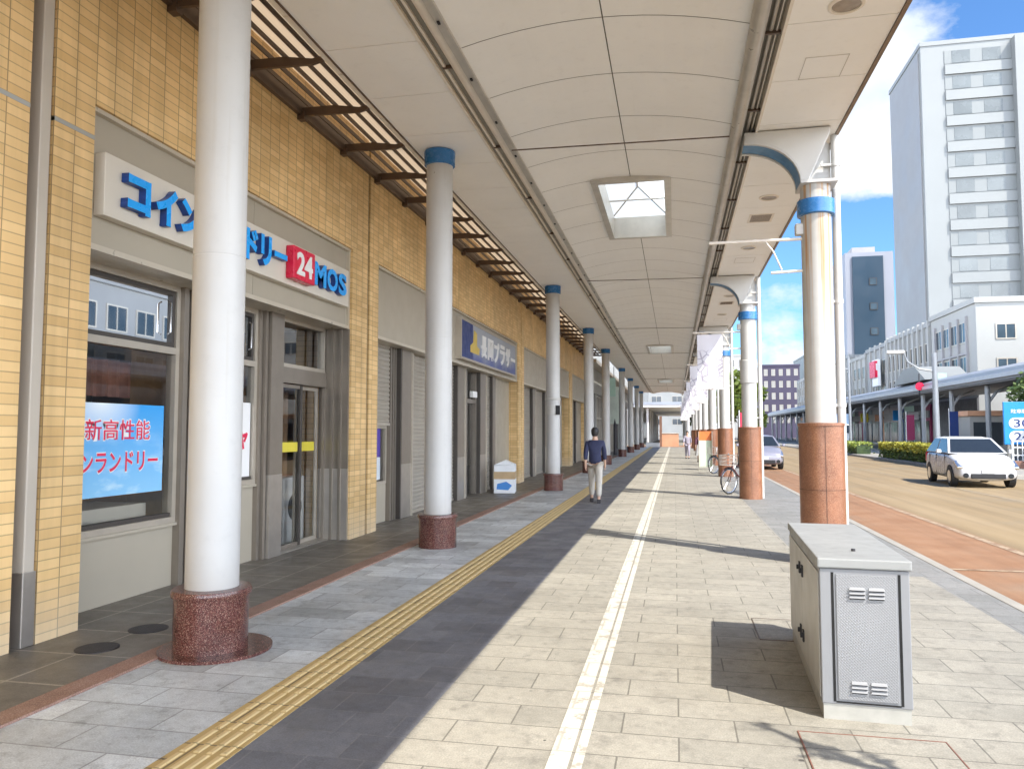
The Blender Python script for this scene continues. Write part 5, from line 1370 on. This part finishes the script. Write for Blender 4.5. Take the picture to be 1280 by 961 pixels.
# street lamps
def lamp(label, x, y, h, arm, r=.1):
    t = thing('street_lamp', label, 'street lamp', (x, y, .08), 0, 'street lamps on the median')
    MB().lathe([(r * 1.6, .08), (r * 1.6, .6), (r, .65), (r * .75, h)], x, y, 14).build('pole', bpy.data.materials['far_post'], t, smooth=True)
    pts = [(x, y, h - .9)] + [(x - arm * math.sin(R(a)), y, h - .9 + 1.0 * (1 - math.cos(R(a)))) for a in (30, 60, 90)]
    MB().tube(pts, .045, 8).build('arm', bpy.data.materials['far_post'], t, smooth=True)
    MB().box(x - arm - .75, x - arm + .05, y - .12, y + .12, h + .0, h + .16).build('lamp_head', MAT['cap'], t, bevel=.03)
    return t
lamp('thick street lamp pole behind the silver car', 12.4, 40.5, 5.4, 1.4, .15)
lamp('slim distant street lamp at the end of the median', 13.0, 62, 7.2, 1.6, .1)
# pedestrian light pole between the nearest pillars
SB = thing('street_sign_post', 'slim post with a red banner beyond the second pillar', 'sign', (5.4, 68, -.05)); MB().tube([(5.4, 68, -.05), (5.4, 68, 3.4)], .05, 8).build('post', MAT['white'], SB); MB().box(5.45, 6.3, 67.97, 68.03, 1.6, 3.2).build('red_panel', MAT['red'], SB)

# ================================================================== WORLD, SUN, CAMERA
W = bpy.data.worlds.new('World'); SC.world = W; W.use_nodes = True; t = W.node_tree; nd = t.nodes; bg = nd['Background']
sky = nd.new('ShaderNodeTexSky'); sky.sky_type = 'NISHITA'; sky.sun_disc = False
SUN = Vector((.65, -.49, 1.0)).normalized()
sky.sun_elevation = math.asin(SUN.z); sky.sun_rotation = math.atan2(SUN.x, SUN.y)
sky.altitude = 50; sky.air_density = 1.0; sky.dust_density = .3; sky.ozone_density = 2.5
tc = nd.new('ShaderNodeTexCoord'); sp = nd.new('ShaderNodeSeparateXYZ'); t.links.new(tc.outputs['Generated'], sp.inputs[0])
def wn(typ, **kw):
    n = nd.new('ShaderNode' + typ)
    for a, b in kw.items(): setattr(n, a, b)
    return n
def wm(op, a, b):
    n = wn('Math', operation=op)
    for i, v in enumerate((a, b)):
        if isinstance(v, (int, float)): n.inputs[i].default_value = v
        else: t.links.new(v, n.inputs[i])
    return n.outputs[0]
def wr(v, a, b, c, d):
    n = wn('MapRange'); t.links.new(v, n.inputs[0])
    for i, q in enumerate((a, b, c, d)): n.inputs[i + 1].default_value = q
    return n.outputs[0]
mp = wn('Mapping'); t.links.new(tc.outputs['Generated'], mp.inputs[0]); mp.inputs['Scale'].default_value = (1, 1, 1.7)
ns = wn('TexNoise'); ns.inputs['Scale'].default_value = 4.2; ns.inputs['Detail'].default_value = 9; ns.inputs['Roughness'].default_value = .58; t.links.new(mp.outputs[0], ns.inputs['Vector'])
def blob(d, rad, amt):
    """a cumulus bank round one compass direction and height"""
    dv = Vector(d).normalized(); dt = wn('VectorMath', operation='DOT_PRODUCT'); t.links.new(tc.outputs['Generated'], dt.inputs[0]); dt.inputs[1].default_value = dv
    return wr(dt.outputs['Value'], math.cos(rad), math.cos(rad * .25), 0, amt)
acc = wm('ADD', ns.outputs['Fac'], blob((.29, 1.05, .46), .15, .34)); acc = wm('ADD', acc, blob((.24, 1.06, .36), .13, .16)); acc = wm('ADD', acc, blob((.14, 1.05, .10), .12, .20))
acc = wm('ADD', acc, wr(sp.outputs[2], .02, .25, .06, -.06))
bv0 = wn('VectorMath', operation='DOT_PRODUCT'); t.links.new(tc.outputs['Generated'], bv0.inputs[0]); bv0.inputs[1].default_value = Vector((.17, .98, .1)).normalized()
acc = wm('ADD', acc, wm('MULTIPLY', wr(bv0.outputs['Value'], .80, .45, 0, .26), wr(sp.outputs[2], .35, .65, 1, -.35)))  # adds low cloud cover outside the view as fill light
cm = wr(acc, .61, .70, 0, 1)
n2 = wn('TexNoise'); n2.inputs['Scale'].default_value = 9; n2.inputs['Detail'].default_value = 6; t.links.new(mp.outputs[0], n2.inputs['Vector'])
cc = wn('Mix', data_type='RGBA'); t.links.new(wr(n2.outputs['Fac'], .3, .7, 0, 1), cc.inputs[0]); cc.inputs[6].default_value = (3.6, 4.1, 5.0, 1); cc.inputs[7].default_value = (5.6, 5.8, 6.0, 1)
# unseen clouds, added and over-brightened to fill the shade under the canopy
bv = Vector((.92, -.36, .12)).normalized(); bd = wn('VectorMath', operation='DOT_PRODUCT'); t.links.new(tc.outputs['Generated'], bd.inputs[0]); bd.inputs[1].default_value = Vector((.17, .98, .1)).normalized()
bank = wm('MULTIPLY', wr(bd.outputs['Value'], .80, .45, 0, 1), wr(sp.outputs[2], .32, .62, 1, 0))
bm = wn('Mix', data_type='RGBA', blend_type='MULTIPLY'); bm.inputs[0].default_value = 1; t.links.new(cc.outputs[2], bm.inputs[6])
bs_ = wn('CombineXYZ'); fill_gain = wr(bank, 0, 1, 1, 6.2)
for i in range(3): t.links.new(fill_gain, bs_.inputs[i])
t.links.new(bs_.outputs[0], bm.inputs[7])
mx = wn('Mix', data_type='RGBA'); t.links.new(cm, mx.inputs[0]); st_ = wn('Mix', data_type='RGBA', blend_type='MULTIPLY'); st_.inputs[0].default_value = 1; t.links.new(sky.outputs[0], st_.inputs[6]); st_.inputs[7].default_value = (.60, .87, 1.12, 1)
t.links.new(st_.outputs[2], mx.inputs[6]); t.links.new(bm.outputs[2], mx.inputs[7])
t.links.new(mx.outputs[2], bg.inputs['Color']); bg.inputs['Strength'].default_value = .08

L = bpy.data.lights.new('sun', 'SUN'); L.energy = 2.95; L.angle = R(.53); L.color = (1, .94, .85)
so = bpy.data.objects.new('sun', L); C.objects.link(so); so.rotation_euler = SUN.to_track_quat('Z', 'Y').to_euler(); so.location = (30, -30, 40)

cam = bpy.data.cameras.new('camera'); cam.sensor_width = 36; cam.lens = 955 / 1280 * 36; cam.clip_end = 5000; cam.clip_start = .05
co = bpy.data.objects.new('camera', cam); C.objects.link(co); co.location = (0, 0, 1.6); co.rotation_euler = (R(90 + 3.505), 0, R(12.007))
SC.camera = co
SC.view_settings.view_transform = 'Standard'; SC.view_settings.look = 'None'; SC.view_settings.gamma = 1; SC.view_settings.exposure = 1.5
SC.render.engine = 'CYCLES'
cy = SC.cycles; cy.max_bounces = 10; cy.diffuse_bounces = 6; cy.glossy_bounces = 4; cy.transparent_max_bounces = 12; cy.caustics_reflective = False; cy.caustics_refractive = False
cy.use_denoising = True; cy.sample_clamp_indirect = 6
